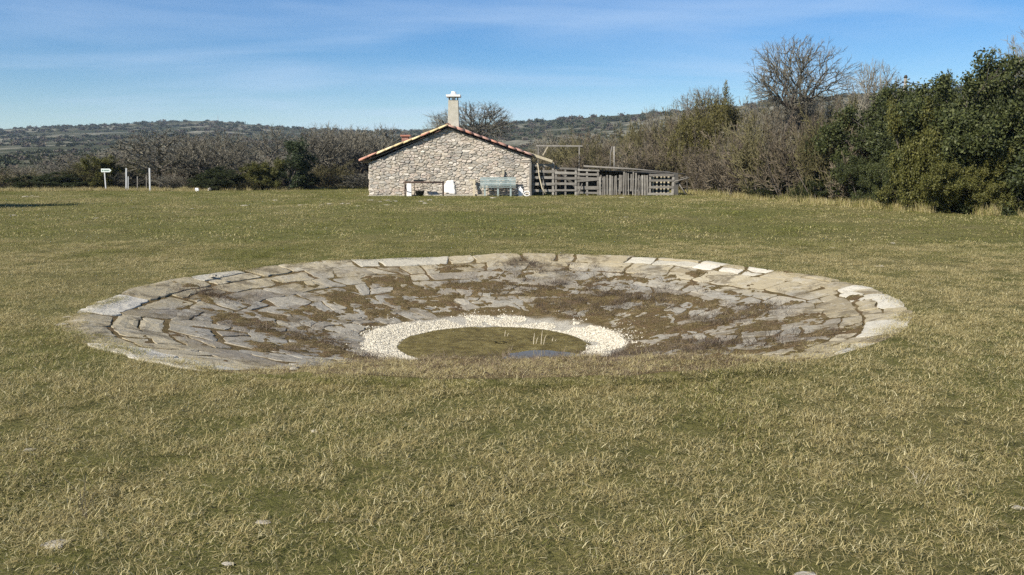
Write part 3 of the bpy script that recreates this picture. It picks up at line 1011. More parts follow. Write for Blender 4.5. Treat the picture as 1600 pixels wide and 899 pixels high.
o['label'] = 'bright whitewashed patch low on the gable'
# concrete footing along the gable
p0, p1 = hp(578, 308), hp(830, 303.5)
o = obj('footing', *beam((gL - .05, -.12, -.06), (gR - .1, -.12, .0), .16, .34, jit=.02), M['concrete'], house)

# roof: two decks, canal tiles
roof = put('roof', make_mesh('roof', [], [], M['mortar']), house)
tipL, tipR = hp(562.5, 253), hp(833, 246)
def deck(xa, za, xb, zb, th=.04):
    y0, y1 = -.07, HD + .2
    V = [(xa, y0, za), (xb, y0, zb), (xb, y1, zb), (xa, y1, za)]
    return V + [(x, y, z - th) for x, y, z in V], [(0, 1, 2, 3), (7, 6, 5, 4), (0, 4, 5, 1), (1, 5, 6, 2), (2, 6, 7, 3), (3, 7, 4, 0)]
apz = hp(699, 200).z
obj('deck', *deck(tipL.x + .05, tipL.z - .03, ax, apz), M['weathered'], roof)
obj('deck', *deck(ax, apz - .004, tipR.x - .05, tipR.z - .02), M['weathered'], roof)

def canal_mesh(mat, L=.50, r0=.105, r1=.088, up=True, n=7):
    V, F = [], []
    for rr_, y in ((r0, 0), (r1, L)):
        for th_ in (0.0, .014):
            for i in range(n + 1):
                a = math.pi * i / n
                V.append((y, (rr_ - th_) * math.cos(a), (rr_ - th_) * math.sin(a) * .85 * (1 if up else -1)))
    m = n + 1
    for i in range(n):
        F += [(i, i + 1, 2 * m + i + 1, 2 * m + i), (m + i + 1, m + i, 3 * m + i, 3 * m + i + 1), (i + 1, i, m + i, m + i + 1), (2 * m + i, 2 * m + i + 1, 3 * m + i + 1, 3 * m + i)]
    F += [(0, 2 * m, 3 * m, m), (n, m + n, 3 * m + n, 2 * m + n)]
    return make_mesh('tile', V, F, mat, True)
TM = {k: canal_mesh(M[k]) for k in ('tile_red', 'tile_mauve', 'tile_yellow')}
seqL = ['tile_red', 'tile_red', 'tile_yellow', 'tile_yellow', 'tile_yellow', 'tile_yellow', 'tile_yellow', 'tile_red', 'tile_yellow', 'tile_yellow']
seqR = ['tile_mauve', 'tile_mauve', 'tile_red', 'tile_mauve', 'tile_red', 'tile_mauve', 'tile_mauve', 'tile_red', 'tile_mauve', 'tile_mauve']
fieldV = []
for side, tip in ((0, tipL), (1, tipR)):
    a = Vector((tip.x, 0, tip.z)); b_ = Vector((ax, 0, apz + .05))
    d = (b_ - a); L = d.length; d.normalize()
    n = 10; stp = L / n
    ang = -math.atan2(d.z, abs(d.x))
    for col in range(int((HD + .3) / .23)):
        y0 = -.13 + col * .23
        for i in range(n):
            p = a + d * (stp * i)
            lift = .035 * random.random() + .02 + (.02 if col == 1 else 0)
            key = (seqL if side == 0 else seqR)[i] if col == 0 else random.choice(('tile_red', 'tile_mauve', 'tile_red', 'tile_mauve', 'tile_yellow'))
            rz_ = 0 if side == 0 else math.pi
            mtx = Matrix.Translation((p.x, y0 + random.uniform(-.01, .01), p.z + lift)) @ Matrix.Rotation(rz_, 4, 'Z') @ Matrix.Rotation(ang - .035, 4, 'Y')
            if col < 6:
                t_ = put('tile', TM[key], roof); t_.matrix_local = mtx; t_.scale = (1.04 + random.uniform(-.03, .05), 1.25, 1.18)
            else:
                fieldV.append((mtx, key))
V, F = [], []
base = TM['tile_mauve']; bv = [v.co.copy() for v in base.vertices]; bf = [tuple(p.vertices) for p in base.polygons]
for mtx, key in fieldV:
    k = len(V); V += [tuple(mtx @ v) for v in bv]; F += [tuple(i + k for i in f) for f in bf]
o = obj('tile_field', V, F, M['tile_mauve'], roof, True); o['kind'] = 'stuff'
for i in range(int((HD + .3) / .42)):         # ridge caps
    t_ = put('ridge_tile', TM[random.choice(('tile_red', 'tile_mauve'))], roof, (ax, -.2 + i * .42, apz + .12), (0, -.03, math.pi / 2), (1, 1.25, 1.2))

# chimney
def taper(pts0, z0, pts1, z1):
    V = [(x, y, z0) for x, y in pts0] + [(x, y, z1) for x, y in pts1]
    return V, BOXF
def sq(x0, x1, y0, y1): return [(x0, y0), (x1, y0), (x1, y1), (x0, y1)]
CYo = .35
def cxp(px): return hp(px, 200, CYo).x
def czp(py): return hp(700, py, CYo).z
chim = put('chimney', make_mesh('chimney', *taper(sq(cxp(699.3), cxp(717.3), CYo, CYo + .62), czp(207), sq(cxp(700.8), cxp(716), CYo + .04, CYo + .56), czp(156.5)), M['plaster']), house)
for k_, (x0, x1) in enumerate(((701.2, 702.6), (706, 711), (714.2, 715.6))):
    obj('pier', [(x, y, z) for z in (czp(156.8), czp(151.3)) for x, y in sq(cxp(x0), cxp(x1), CYo + .05, CYo + .55)], BOXF, M['white'] if k_ == 1 else M['plaster'], chim)
obj('cap', [(x, y, z) for z in (czp(151.4), czp(148)) for x, y in sq(cxp(697.7), cxp(719.8), CYo - .12, CYo + .72)], BOXF, M['white'], chim)
def rock_mesh(name, seed, mat, flat=.5, nlat=5, nlon=9):
    r = np.random.default_rng(seed)
    V, F = [(0, 0, flat)], []
    for i in range(1, nlat):
        a = math.pi * i / nlat
        for j in range(nlon):
            b = 2 * math.pi * j / nlon
            s = 1 + r.normal(0, .26)
            V.append((math.sin(a) * math.cos(b) * s, math.sin(a) * math.sin(b) * s * .8, math.copysign(abs(math.cos(a)) ** .7, math.cos(a)) * flat * (1 + r.normal(0, .1))))
    V.append((0, 0, -flat))
    for j in range(nlon):
        j2 = (j + 1) % nlon
        F.append((0, 1 + j, 1 + j2))
        for i in range(nlat - 2):
            F.append((1 + i * nlon + j, 1 + (i + 1) * nlon + j, 1 + (i + 1) * nlon + j2, 1 + i * nlon + j2))
        F.append((len(V) - 1, 1 + (nlat - 2) * nlon + j2, 1 + (nlat - 2) * nlon + j))
    return make_mesh(name, V, F, mat)
put('cap_stone', rock_mesh('cap_stone', 5, M['white'], .75), chim, (cxp(708.8), CYo + .28, czp(145.7)), scl=(.17, .17, .15))
# small brick flue lower on the far left slope
fx0, fx1 = hp(627.5, 215, 2.0).x, hp(638, 215, 2.0).x
fl = put('flue', make_mesh('flue', [(x, y, z) for z in (hp(630, 235, 2).z, hp(630, 213.5, 2).z) for x, y in sq(fx0, fx1, 2.0, 2.4)], BOXF, M['tile_mauve']), house)
obj('flue_cap', [(x, y, z) for z in (hp(630, 213.4, 2).z, hp(630, 211, 2).z) for x, y in sq(fx0 - .06, fx1 + .12, 1.93, 2.47)], BOXF, M['tile_red'], fl)
# rafter end that carries the lean-to beyond the right eave
pa, pb = hp(826, 240, -.05), hp(863, 252.5, -.05)
obj('lean_to_rafter', *beam(pa, pb, .13, .10), M['palewood'], house)
obj('lean_to_covering', *beam((pa + pb) / 2 + Vector((-.55, 1.2, .13)), (pa + pb) / 2 + Vector((.55, 1.2, -.20)), .03, 2.2), M['tile_mauve'], house)

# ------------------------------------------------------------------ things along the gable
def world_beam(name, p0, p1, wd, th, mat, parent, base, up=(0, 0, 1), jit=.004):
    v, f = beam(Vector(p0) - Vector(base), Vector(p1) - Vector(base), wd, th, up, jit)
    return obj(name, v, f, mat, parent)
def pipe(name, pts, r, mat, parent, base, n=7):
    v, f = tube([Vector(p) - Vector(base) for p in pts], r, n)
    return obj(name, v, f, mat, parent, True)

# bench
bx0, bx1 = at(749, 290, 43.3).x, at(806, 290, 43.3).x
B = Vector(((bx0 + bx1) / 2, 43.3, float(land(0, 43.3))))
bench = thing('bench', 'grey-blue slatted wooden bench against the gable wall', 'bench', B)
hw = (bx1 - bx0) / 2
for k_ in range(4):
    obj('seat_slat', *beam((-hw, -.22 + k_ * .125, .46), (hw, -.22 + k_ * .125, .46), .035, .105, jit=.006), M['benchpaint'], bench)
for k_ in range(5):
    obj('back_slat', *beam((-hw + .03, .27 + k_ * .022, .555 + k_ * .088), (hw, .27 + k_ * .022, .555 + k_ * .088), .07, .03, jit=.005), M['benchpaint'], bench)
for k_, xx in enumerate((-hw + .28, 0.02, hw - .26)):
    obj('leg', *beam((xx, -.18, -.03), (xx, -.18, .44), .085, .085, (0, 1, 0)), M['benchpaint'], bench)
    obj('back_post', *beam((xx, .22, -.03), (xx, .385, .93), .07, .05, (0, 1, 0)), M['benchpaint'], bench)
    obj('cross_rail', *beam((xx, -.2, .40), (xx, .26, .40), .07, .05), M['benchpaint'], bench)

# rusty pipe frame
q0, q1 = at(633.5, 306, 43.0), at(692.5, 307.5, 42.6)
base = Vector((q0.x, 42.9, 0)); zt = at(660, 285, 42.9).z
fr = thing('pipe_frame', 'rusty metal pipe frame standing in the grass before the gable', 'frame', base)
pipe('post', [(q0.x, 42.9, -.08), (q0.x, 42.9, zt)], .035, M['rust'], fr, base)
pipe('post', [(q1.x, 42.6, -.08), (q1.x, 42.6, zt)], .04, M['rust'], fr, base)
pipe('top_bar', [(q0.x - .03, 42.9, zt), (q1.x + .03, 42.6, zt)], .04, M['rust'], fr, base)
pipe('back_stay', [(q0.x, 42.9, zt - .03), (q0.x + .03, 43.75, -.03)], .02, M['rust'], fr, base)
# black bucket stand
q0, q1 = at(648, 304, 43.35), at(661, 304, 43.35)
base = Vector(((q0.x + q1.x) / 2, 43.35, 0)); zt = at(655, 282.5, 43.35).z
bs = thing('bucket_stand', 'thin black stand with a flat top behind the rusty pipe frame', 'stand', base)
for xx in (q0.x, q1.x):
    pipe('upright', [(xx, 43.35, -.05), (xx, 43.35, zt)], .016, M['rust'], bs, base)
world_beam('shelf', (q0.x - .03, 43.35, zt), (q1.x + .03, 43.35, zt), .10, .22, M['black'], bs, base)
def lathe(prof, n=14):
    V, F = [], []
    for r_, z in prof:
        for i in range(n):
            a = 2 * math.pi * i / n; V.append((r_ * math.cos(a), r_ * math.sin(a), z))
    for k_ in range(len(prof) - 1):
        for i in range(n):
            F.append((k_ * n + i, k_ * n + (i + 1) % n, (k_ + 1) * n + (i + 1) % n, (k_ + 1) * n + i))
    F.append(tuple(range(n - 1, -1, -1)))
    return V, F
q = at(656, 304, 43.1)
bk = thing('bucket', 'black rubber bucket on the ground under the pipe frame', 'bucket', (q.x, 43.1, 0))
obj('body', *lathe([(.17, 0), (.235, .27), (.245, .275), (.222, .27), (.16, .02)]), M['black'], bk, True)
obj('handle', *tube([(-.23, 0, .26), (-.2, -.12, .31), (0, -.2, .33), (.2, -.12, .31), (.23, 0, .26)], .01, 5), M['rust'], bk, True)
q = at(639.5, 305, 43.5)
wp = thing('marker_post', 'short white plastic marker post at the left end of the pipe frame', 'post', (q.x, 43.5, 0))
obj('shaft', [(x, y, z) for z in (-.05, .60) for x, y in sq(-.115, .115, -.07, .07)], BOXF, M['whiteplastic'], wp)
obj('cap', [(x, y, z) for z in (.602, .64) for x, y in sq(-.09, .09, -.05, .05)], BOXF, M['whiteplastic'], wp)
q = at(740.6, 303, 43.75)
st_ = thing('leaning_stake', 'pale square stake against the wall left of the bench', 'stake', (q.x, 43.75, 0))
obj('shaft', *beam((0, -.12, -.05), (.02, .10, .82), .12, .09, (0, 1, 0)), M['palewood'], st_)
obj('crosspiece', *beam((-.24, .07, .80), (.08, .07, .80), .07, .04), M['palewood'], st_)
q0, q1 = at(785.5, 283, 43.86), at(785.5, 265, 43.86)
sk = thing('wall_stake', 'short pale stick upright on the wall behind the bench', 'stick', (q0.x, 43.86, q0.z))
obj('shaft', *beam((0, 0, -.3), (.02, .02, q1.z - q0.z), .07, .05, (0, 1, 0)), M['palewood'], sk)
q = at(813.5, 303, 43.5)
cn_ = thing('jerrycan', 'white plastic can beside the right end of the bench', 'can', (q.x, 43.5, 0))
obj('body', [(x, y, z) for z, i_ in ((0, 0), (.33, 0.0), (.40, .05)) for x, y in sq(-.11 + i_, .11 - i_, -.08, .08)],
    [(0, 3, 2, 1), (8, 9, 10, 11)] + [(k_ * 4 + i, k_ * 4 + (i + 1) % 4, k_ * 4 + 4 + (i + 1) % 4, k_ * 4 + 4 + i) for k_ in range(2) for i in range(4)], M['whiteplastic'], cn_)
obj('spout', *lathe([(.03, .40), (.03, .45), (.0, .45)], 8), M['whiteplastic'], cn_)
obj('handle', *tube([(-.07, 0, .36), (-.10, 0, .44), (.0, 0, .47), (.03, 0, .42)], .014, 6), M['whiteplastic'], cn_)
q = at(823, 303, 43.3)
hc = tag(obj('hose_coil', *join([tube([(.16 * math.cos(a), -.10 + .05 * math.sin(a * .5), .13 + .12 * math.sin(a)) for a in np.linspace(0, 6.283, 17)], .022, 6), tube([(.12 * math.cos(a) + .03, -.02, .11 + .10 * math.sin(a)) for a in np.linspace(0, 6.283, 15)], .02, 6)]), M['whiteplastic'], None, True, (q.x, 43.4, 0)), 'coil of white hose lying at the right corner of the gable', 'hose')

# ------------------------------------------------------------------ yard fence: pallets and pickets
FY = 44.3
def fz(py): return at(900, py, FY).z
def fx(px): return at(px, 290, FY).x
def pallet(px0, px1, rows, uprights, label, group='old pallets of the yard fence', Y=FY, slope=0.0):
    x0, x1 = fx(px0), fx(px1)
    base = Vector(((x0 + x1) / 2, Y, 0))
    t = thing('pallet', label, 'pallet', base, group=group)
    for y0, y1, dr in rows:
        z = (fz(y0) + fz(y1)) / 2; hh = abs(fz(y0) - fz(y1))
        zo = random.uniform(-.015, .015)
        world_beam('board', (x0 - random.uniform(0, .04), Y - .05, z + zo), (x1 + random.uniform(0, .04), Y - .05, z + zo - dr), hh, .022, M['weathered'], t, base, jit=.008)
    for px, wpx, ytop, ybot in uprights:
        world_beam('stringer', (fx(px), Y, fz(ybot) - .05), (fx(px) + random.uniform(-.03, .03), Y, fz(ytop)), wpx / 30.0, .075, M['weathered'], t, base, (1, 0, 0))
    return t
pallet(831, 865.6, [(256, 260, .01), (266, 270, 0), (276, 280, 0), (285.5, 289.5, 0), (296, 299.5, 0)], [(832.5, 3, 256, 303), (848.5, 2.5, 257, 303), (864, 3, 254, 303)], 'upright grey wooden pallet nearest the house, leaning stick before it')
pallet(867.5, 900.5, [(261.5, 264.5, .04), (268.5, 272.5, .03), (276.5, 280.5, .02), (285.5, 289, .02), (296, 299, 0)], [(868.5, 3, 259, 304), (883.5, 2.5, 262, 304), (899.5, 3, 263, 304)], 'second upright grey pallet from the house in the yard fence')
pallet(902.5, 935, [(264.5, 267, .04), (271, 274.5, .03), (276.5, 280.5, .05), (282, 285, -.10), (291.5, 296.5, 0), (300, 303, 0)], [(903.5, 3, 263, 304), (917.5, 2.8, 266, 304), (934.5, 2.6, 267, 304)], 'third grey pallet from the house, with a tilted board, beside the pickets')
t4 = pallet(1014, 1052, [(272, 275.5, 0), (280.5, 283.8, 0), (291, 294.5, 0), (301.5, 305, 0)], [(1015.5, 3, 272, 306), (1051, 3.4, 272, 306)], 'open double-sided pallet at the far right end of the yard fence')
b4 = t4.location
for px in (1021, 1027, 1033.5, 1038.5, 1045):
    world_beam('back_board', (fx(px), FY + .13, fz(306)), (fx(px), FY + .13, fz(274)), .085, .02, M['palewood'], t4, b4, (1, 0, 0))
# picket run
xa, xb = fx(936.5), fx(1012.5)
base = Vector(((xa + xb) / 2, FY, 0))
pk = thing('picket_fence', 'run of uneven grey vertical pickets between two pallets', 'picket fence', base)
n = 21
for i in range(n):
    px = 938 + i * (1011 - 938) / (n - 1) + random.uniform(-.8, .8)
    top = 275 + random.uniform(-1.3, 1.5) if not (10 <= i <= 15) else 270.5 + random.uniform(-2, 2)
    bot = 305.5 + random.uniform(-1, .5) if i not in (9, 13) else 299
    world_beam('picket', (fx(px), FY - .06 + random.uniform(-.01, .01), fz(bot)), (fx(px + random.uniform(-1.3, 1.3)), FY - .06, fz(top)), random.uniform(.055, .10), .025, M['weathered'], pk, base, (1, 0, 0), .008)
for yy in (280, 297.5):
    world_beam('rail', (xa, FY, fz(yy)), (xb, FY, fz(yy + .5)), .09, .04, M['weathered'], pk, base)
# posts
def post(name, px, y0, y1, wd, mat, label, Y=FY, cat='post', lean=0.0):
    p0, p1 = at(px, y1, Y), at(px + lean, y0, Y)
    t = thing(name, label, cat, (p0.x, Y, 0))
    obj('shaft', *beam((0, 0, -.06), (p1.x - p0.x, .01, p1.z), wd, wd * .8, (1, 0, 0), .005), mat, t)
    return t
post('gate_post', 828.6, 254, 303, .10, M['weathered'], 'grey wooden post where the fence meets the house corner', 43.75)
post('corner_post', 1056, 271, 305, .22, M['darksheet'], 'dark thick corner post at the right end of the fence', FY + .05)
# long pole on top and low dark shelter behind the fence
p0, p1 = at(912, 260, FY + .25), at(1071, 272.5, FY + .25)
mid = (p0 + p1) / 2 + Vector((0, 0, .05))
tp = tag(obj('top_pole', *tube([p0 - mid, Vector((0, 0, 0)), p1 - mid], [.05, .045, .03], 7), M['weathered'], None, True, mid), 'long bleached pole laid along the top of the yard fence', 'pole')
sh = thing('shelter', 'low dark sheet-roofed shelter behind the yard fence', 'shelter', (fx(990), FY + 1.2, 0))
r0, r1 = at(880, 262, FY + .4), at(1058, 272, FY + .4)
so = Vector(sh.location)
V = [(r0.x, FY + .4, r0.z - .02), (r1.x, FY + .4, r1.z - .02), (r1.x, FY + 2.6, r1.z - .12), (r0.x, FY + 2.6, r0.z - .12)]
V = [tuple(Vector(v) - so) for v in V]; V += [(x, y, z - .05) for x, y, z in V]
obj('roof_sheet', V, [(0, 1, 2, 3), (7, 6, 5, 4), (0, 4, 5, 1), (1, 5, 6, 2), (2, 6, 7, 3), (3, 7, 4, 0)], M['darksheet'], sh)
obj('back_wall', *beam(Vector((r0.x, FY + 2.5, .6)) - so, Vector((r1.x, FY + 2.5, .6)) - so, 1.25, .04), M['darksheet'], sh)
for px in (885, 940, 1000, 1054):
    obj('post', *beam(Vector((fx(px), FY + .5, -.05)) - so, Vector((fx(px), FY + .5, fz(272) - .06)) - so, .09, .09, (1, 0, 0)), M['weathered'], sh)
# sticks and poles about the fence
def stick(name, pts, r, mat, label, cat, nside=6):
    b0 = Vector(pts[0])
    o = obj(name, *tube([Vector(p) - b0 for p in pts], r, nside), mat, None, True, b0)
    return tag(o, label, cat)
stick('curved_pole', [at(853, 303.5, FY - .5), at(847, 294, FY - .42), at(842.5, 275, FY - .3), at(840.5, 258, FY - .2), at(837.5, 250, FY - .12)], [.035, .035, .033, .03, .03], M['palewood'], 'pale curved pole leaning on the first pallet by the house', 'pole')
stick('leaning_branch', [at(902.5, 306, FY - .45), at(910, 287, FY - .12)], [.04, .03], M['weathered'], 'short grey branch propped against the third pallet', 'branch')
stick('crossed_stick', [at(1071, 303, FY - .2), at(1058, 283, FY + .1)], .035, M['weathered'], 'stick slanting down to the right beyond the corner post', 'stick')
stick('level_stick', [at(1053, 284, FY - .15), at(1077, 278, FY - .1)], .03, M['weathered'], 'stick lying level across the right end of the fence', 'stick')
stick('forked_stick', [at(1062, 279, FY + .1), at(1073, 276, FY), at(1074, 300, FY - .1)], .028, M['weathered'], 'bent stick standing at the far right of the fence', 'stick')
# wooden T-frame behind the roof end
TY = 50.6
b0 = at(841, 250, TY); base = Vector((b0.x, TY, 0))
tf = thing('wooden_gallows', 'weathered wooden bar on a braced post behind the right eave', 'frame', base)
world_beam('post', (b0.x, TY, -.05), (b0.x, TY, at(841, 230, TY).z), .06, .05, M['weathered'], tf, base, (1, 0, 0))
world_beam('bar', at(838, 228, TY), at(910, 228.5, TY), .06, .07, M['weathered'], tf, base)
world_beam('brace', at(848, 243, TY), at(856, 229, TY), .06, .05, M['palewood'], tf, base)
pb = at(905, 229, TY)
world_beam('far_post', (pb.x, TY, -.05), (pb.x, TY, pb.z), .06, .06, M['weathered'], tf, base, (1, 0, 0))
stick('bleached_pole', [at(960, 275, 48.5) * 1, at(959.5, 229, 48.5)], .04, M['weathered'], 'bleached upright pole rising behind the pickets', 'pole')
stick('short_bleached_pole', [at(953, 275, 48.6), at(954, 240, 48.6), at(956.5, 229, 48.6)], .03, M['weathered'], 'thin bent pole left of the bleached upright pole', 'pole')

# ------------------------------------------------------------------ sign and posts on the far edge of the meadow
SYd = 52.5
b0 = at(165.3, 297, SYd); base = Vector((b0.x, SYd, float(land(b0.x, SYd))))
sg = thing('direction_sign', 'white arrow-shaped direction sign on a thin post', 'sign', base)
zt = at(165, 263.8, SYd).z; zb = at(165, 269.2, SYd).z
world_beam('post', (b0.x, SYd + .03, -.1), (b0.x - .02, SYd + .03, zt - .02), .06, .05, M['metal'], sg, base, (1, 0, 0))
xl, xr = at(158, 266, SYd).x, at(174, 266, SYd).x
sh_ = [(xl, zb), (xr - .10, zb), (xr, (zb + zt) / 2), (xr - .10, zt), (xl, zt)]
V = [(x - base.x, -.012, z - base.z) for x, z in sh_] + [(x - base.x, .012, z - base.z) for x, z in sh_]
panel = obj('panel', V, [(0, 1, 2, 3, 4), (9, 8, 7, 6, 5)] + [(i, i + 5, (i + 1) % 5 + 5, (i + 1) % 5) for i in range(5)], M['signwhite'], sg)
zc = (zb + zt) / 2 - base.z
for k_, (a_, b_) in enumerate(((.06, .14), (.19, .24), (.26, .31), (.33, .37), (.39, .44), (.46, .50))):
    obj('letter', [(xl - base.x + x, -.016, zc + z) for x, z in ((a_, -.04), (b_, -.04), (b_, .04), (a_, .04))], [(0, 1, 2, 3)], M['signgreen'], panel)
post('gate_upright', 197, 263, 297, .075, M['metal'], 'left tall pale metal post beside the arrow sign', SYd, lean=.3)
post('gate_upright', 234.3, 263, 298, .085, M['metal'], 'right tall pale post, banded, by the bare oaks', SYd - .6, lean=-.8)
post('low_upright', 200.2, 276, 297, .05, M['metal'], 'shorter post just right of the left tall pale post', SYd + .3)
post('thin_upright', 214.5, 276, 297, .035, M['weathered'], 'thin post midway between the two tall pale posts', SYd + .6)
post('thin_upright', 228.5, 274, 297, .035, M['weathered'], 'thin post just left of the right tall pale post', SYd + .6)
b0 = at(94, 290, 55); base = Vector((b0.x, 55, 0))
nb = thing('notice_board', 'small grey notice panel in the bushes at the left', 'sign', base)
world_beam('post', (b0.x, 55, -.1), (b0.x, 55, at(94, 282, 55).z), .05, .05, M['weathered'], nb, base, (1, 0, 0))
world_beam('panel', (b0.x - .08, 54.95, at(94, 284, 55).z), (b0.x + .08, 54.95, at(94, 284, 55).z), .24, .02, M['concrete'], nb, base)
# pale stone blocks by the trees
for px, py, wx, hz_, lab in ((318, 297, .35, .17, 'long low pale stone block under the left bare oak'), (352, 297, .42, .22, 'larger flat-topped pale stone block under the left bare oak'), (328.5, 298, .12, .12, 'small pale block between the two larger pale blocks')):
    q = gp(px, py)
    o = put('stone_block', rock_mesh('stone_block', int(px), M['rock'], 1.0, 6, 8), None, (q[0], q[1], hz_ * .6), scl=(wx, .3, hz_))
    tag(o, lab, 'stone block', 'stone blocks at the tree line')
q = gp(308, 299)
tag(put('white_stone', rock_mesh('white_stone', 77, M['white'], .9), None, (q[0], q[1], .08), scl=(.13, .12, .13)), 'round white painted stone left of the pale stone blocks', 'stone')

# ------------------------------------------------------------------ pale rocks in the grass
def rock(px, py, w_, label, group=None, flat=.35, mat='rock', seed=0):
    q = gp(px, py)
    z = float(land(q[0], q[1]))
    s = w_ * q[1] / FPX / 2 * (.85 if q[1] < 7 else 1)
    o = put('rock', rock_mesh('rock', int(px * 7 + py) + seed, M[mat], flat), None, (q[0], q[1], z - s * flat * .42 + .006), (0, 0, random.uniform(-.4, .4)), (s, s, s))
    tag(o, label, 'rock', group)
rock(85, 849, 54, 'broad flat pale stone half buried in the near left grass', flat=.18)
rock(1258, 892, 60, 'white stone at the bottom edge of the photo, right of centre', flat=.35)
rock(355, 876, 20, 'small pale stone poking through grass near the bottom left', flat=.25)
rock(412, 812, 24, 'thin pale stone flush in the foreground grass left of centre', flat=.12)
rock(492, 675, 14, 'tiny pale stone in the grass between near lip and foreground', flat=.3)
rock(1592, 773, 22, 'pale stone at the right edge of the foreground', flat=.4)
rock(460, 576, 16, 'small white stone lying on the near left lip of the basin', flat=.35)
rock(45, 700, 20, 'pale stone in the grass at the left edge, mid foreground', flat=.25)
for px, py, ww, fl_, lab in ((98, 508, 26, .2, 'larger flat loose stone at the left tip of the basin rim'), (104, 496, 14, .25, 'smaller loose stone at the left tip of the basin rim'), (333, 431, 12, .35, 'left of two small white stones on the upper left rim'), (346, 432, 8, .4, 'right of two small white stones on the upper left rim')):
    rock(px, py, ww, lab, 'loose stones on the basin rim', fl_)
bank = [(382, 319, 12), (470, 319, 10), (478, 318, 6), (502, 319, 7), (515, 318, 10), (535, 318, 7), (544, 318, 9), (580, 314, 11), (594, 315, 8), (606, 314, 9), (617, 315, 13), (604, 320, 10), (658, 315, 10), (664, 317, 9), (671, 314, 8), (770, 311, 9), (458, 324, 5), (690, 320, 6), (560, 321, 7), (430, 313, 8)]
ORD = 'first second third fourth fifth sixth seventh eighth ninth tenth eleventh twelfth thirteenth fourteenth fifteenth sixteenth seventeenth eighteenth nineteenth twentieth'.split()
for i_, (px, py, ww) in enumerate(sorted(bank)):
    rock(px, py, ww, 'pale flat stone in the bank before the house, %s from the left' % ORD[i_], 'stones strewn before the house', .3)
for i_, (px, py, ww) in enumerate(sorted(((40, 308, 12), (50, 307, 8), (57, 308, 9), (20, 338, 12), (150, 341, 7), (978, 338, 7), (972, 311, 9), (1010, 310, 6), (1300, 386, 10), (1395, 377, 12), (1376, 413, 14), (300, 326, 7), (1008, 318, 5)))):
    rock(px, py, ww, 'small pale stone out in the back meadow, %s from the left' % ORD[i_], 'stones scattered over the back meadow', .3)
# ------------------------------------------------------------------ trees and scrub
def perp(d, rng):
    v = rng.normal(size=3); v -= d * v.dot(d)
    return v / (np.linalg.norm(v) + 1e-9)
def grow_tree(seed, H, trunk_h, trunk_r, spread=1.0, kids=(6, 6, 6, 6), ang=(.75, .7, .7, .75), up=.16, ratios=(.62, .58, .52, .5), wob=.16, stems=1, r_min=.006, lean=0.0, first=.45):
    """limbs as (p0,p1,r0,r1,level); tips as points with directions"""
    rng = np.random.default_rng(seed)
    segs, tips = [], []
    def branch(p, d, L, r, lev):
        nseg = (5, 4, 3, 2, 1)[min(lev, 4)]
        pts = [p]; dirs = [d]
        for k in range(nseg):
            d = d + rng.normal(0, wob, 3) + np.array([0, 0, up * (.6 if lev else .3)])
            d = d / np.linalg.norm(d)
            p2 = p + d * (L / nseg)
            ra = r * (1 - .72 * k / nseg); rb = r * (1 - .72 * (k + 1) / nseg)
            segs.append((p, p2, max(ra, r_min), max(rb, r_min * .8), lev))
            p = p2; pts.append(p); dirs.append(d)
        if lev >= len(kids):
            tips.append((p, d)); return
        n = max(2, int(kids[lev] * rng.uniform(.75, 1.25)))
        for k in range(n):
            t = (first if lev == 0 else .25) + (1 - (first if lev == 0 else .25)) * (k + rng.random()) / n
            i = min(int(t * nseg), nseg - 1); f_ = t * nseg - i
            q = pts[i] * (1 - f_) + pts[i + 1] * f_
            a = ang[lev] * rng.uniform(.6, 1.35)
            dd = dirs[i] * math.cos(a) + perp(dirs[i], rng) * math.sin(a)
            if dd[2] < -.25: dd[2] *= -.3
            dd /= np.linalg.norm(dd)
            branch(q, dd, L * ratios[lev] * rng.uniform(.7, 1.2) * (1.12 - .4 * t if lev else 1.1 - .25 * t) * (spread if lev == 0 else 1), max(r * (1 - .65 * t) * .62, r_min), lev + 1)
    for s_ in range(stems):
        a = rng.random() * 6.283
        if stems > 1: d = np.array([math.cos(a) * rng.uniform(.15, .8), math.sin(a) * rng.uniform(.15, .8), 1.0])
        else: d = np.array([lean, 0, 1.0])
        d /= np.linalg.norm(d)
        b0 = np.array([math.cos(a), math.sin(a), 0]) * (rng.random() * .35 * H * .3 if stems > 1 else 0)
        b0[2] = -.12
        branch(b0, d, trunk_h * rng.uniform(.8, 1.15), trunk_r, 0)
    return segs, tips
def seg_mesh(segs, sides):
    if not segs: return [], []
    P0 = np.array([s[0] for s in segs]); P1 = np.array([s[1] for s in segs])
    r0 = np.array([s[2] for s in segs]); r1 = np.array([s[3] for s in segs])
    D = P1 - P0; D /= np.linalg.norm(D, axis=1)[:, None] + 1e-9
    A = np.where(np.abs(D[:, 2:3]) < .9, np.array([[0, 0, 1.0]]), np.array([[1.0, 0, 0]]))
    S = np.cross(D, A); S /= np.linalg.norm(S, axis=1)[:, None]; U = np.cross(S, D)
    n = len(segs); V = np.zeros((n, 2, sides, 3))
    for k in range(sides):
        c, s_ = math.cos(2 * math.pi * k / sides), math.sin(2 * math.pi * k / sides)
        o = S * c + U * s_
        V[:, 0, k] = P0 + o * r0[:, None]; V[:, 1, k] = P1 + o * r1[:, None]
    b = np.arange(n)[:, None] * 2 * sides; k = np.arange(sides)[None]; k2 = (k + 1) % sides
    F = np.stack([b + k, b + k2, b + sides + k2, b + sides + k], -1).reshape(-1, 4)
    return V.reshape(-1, 3), F
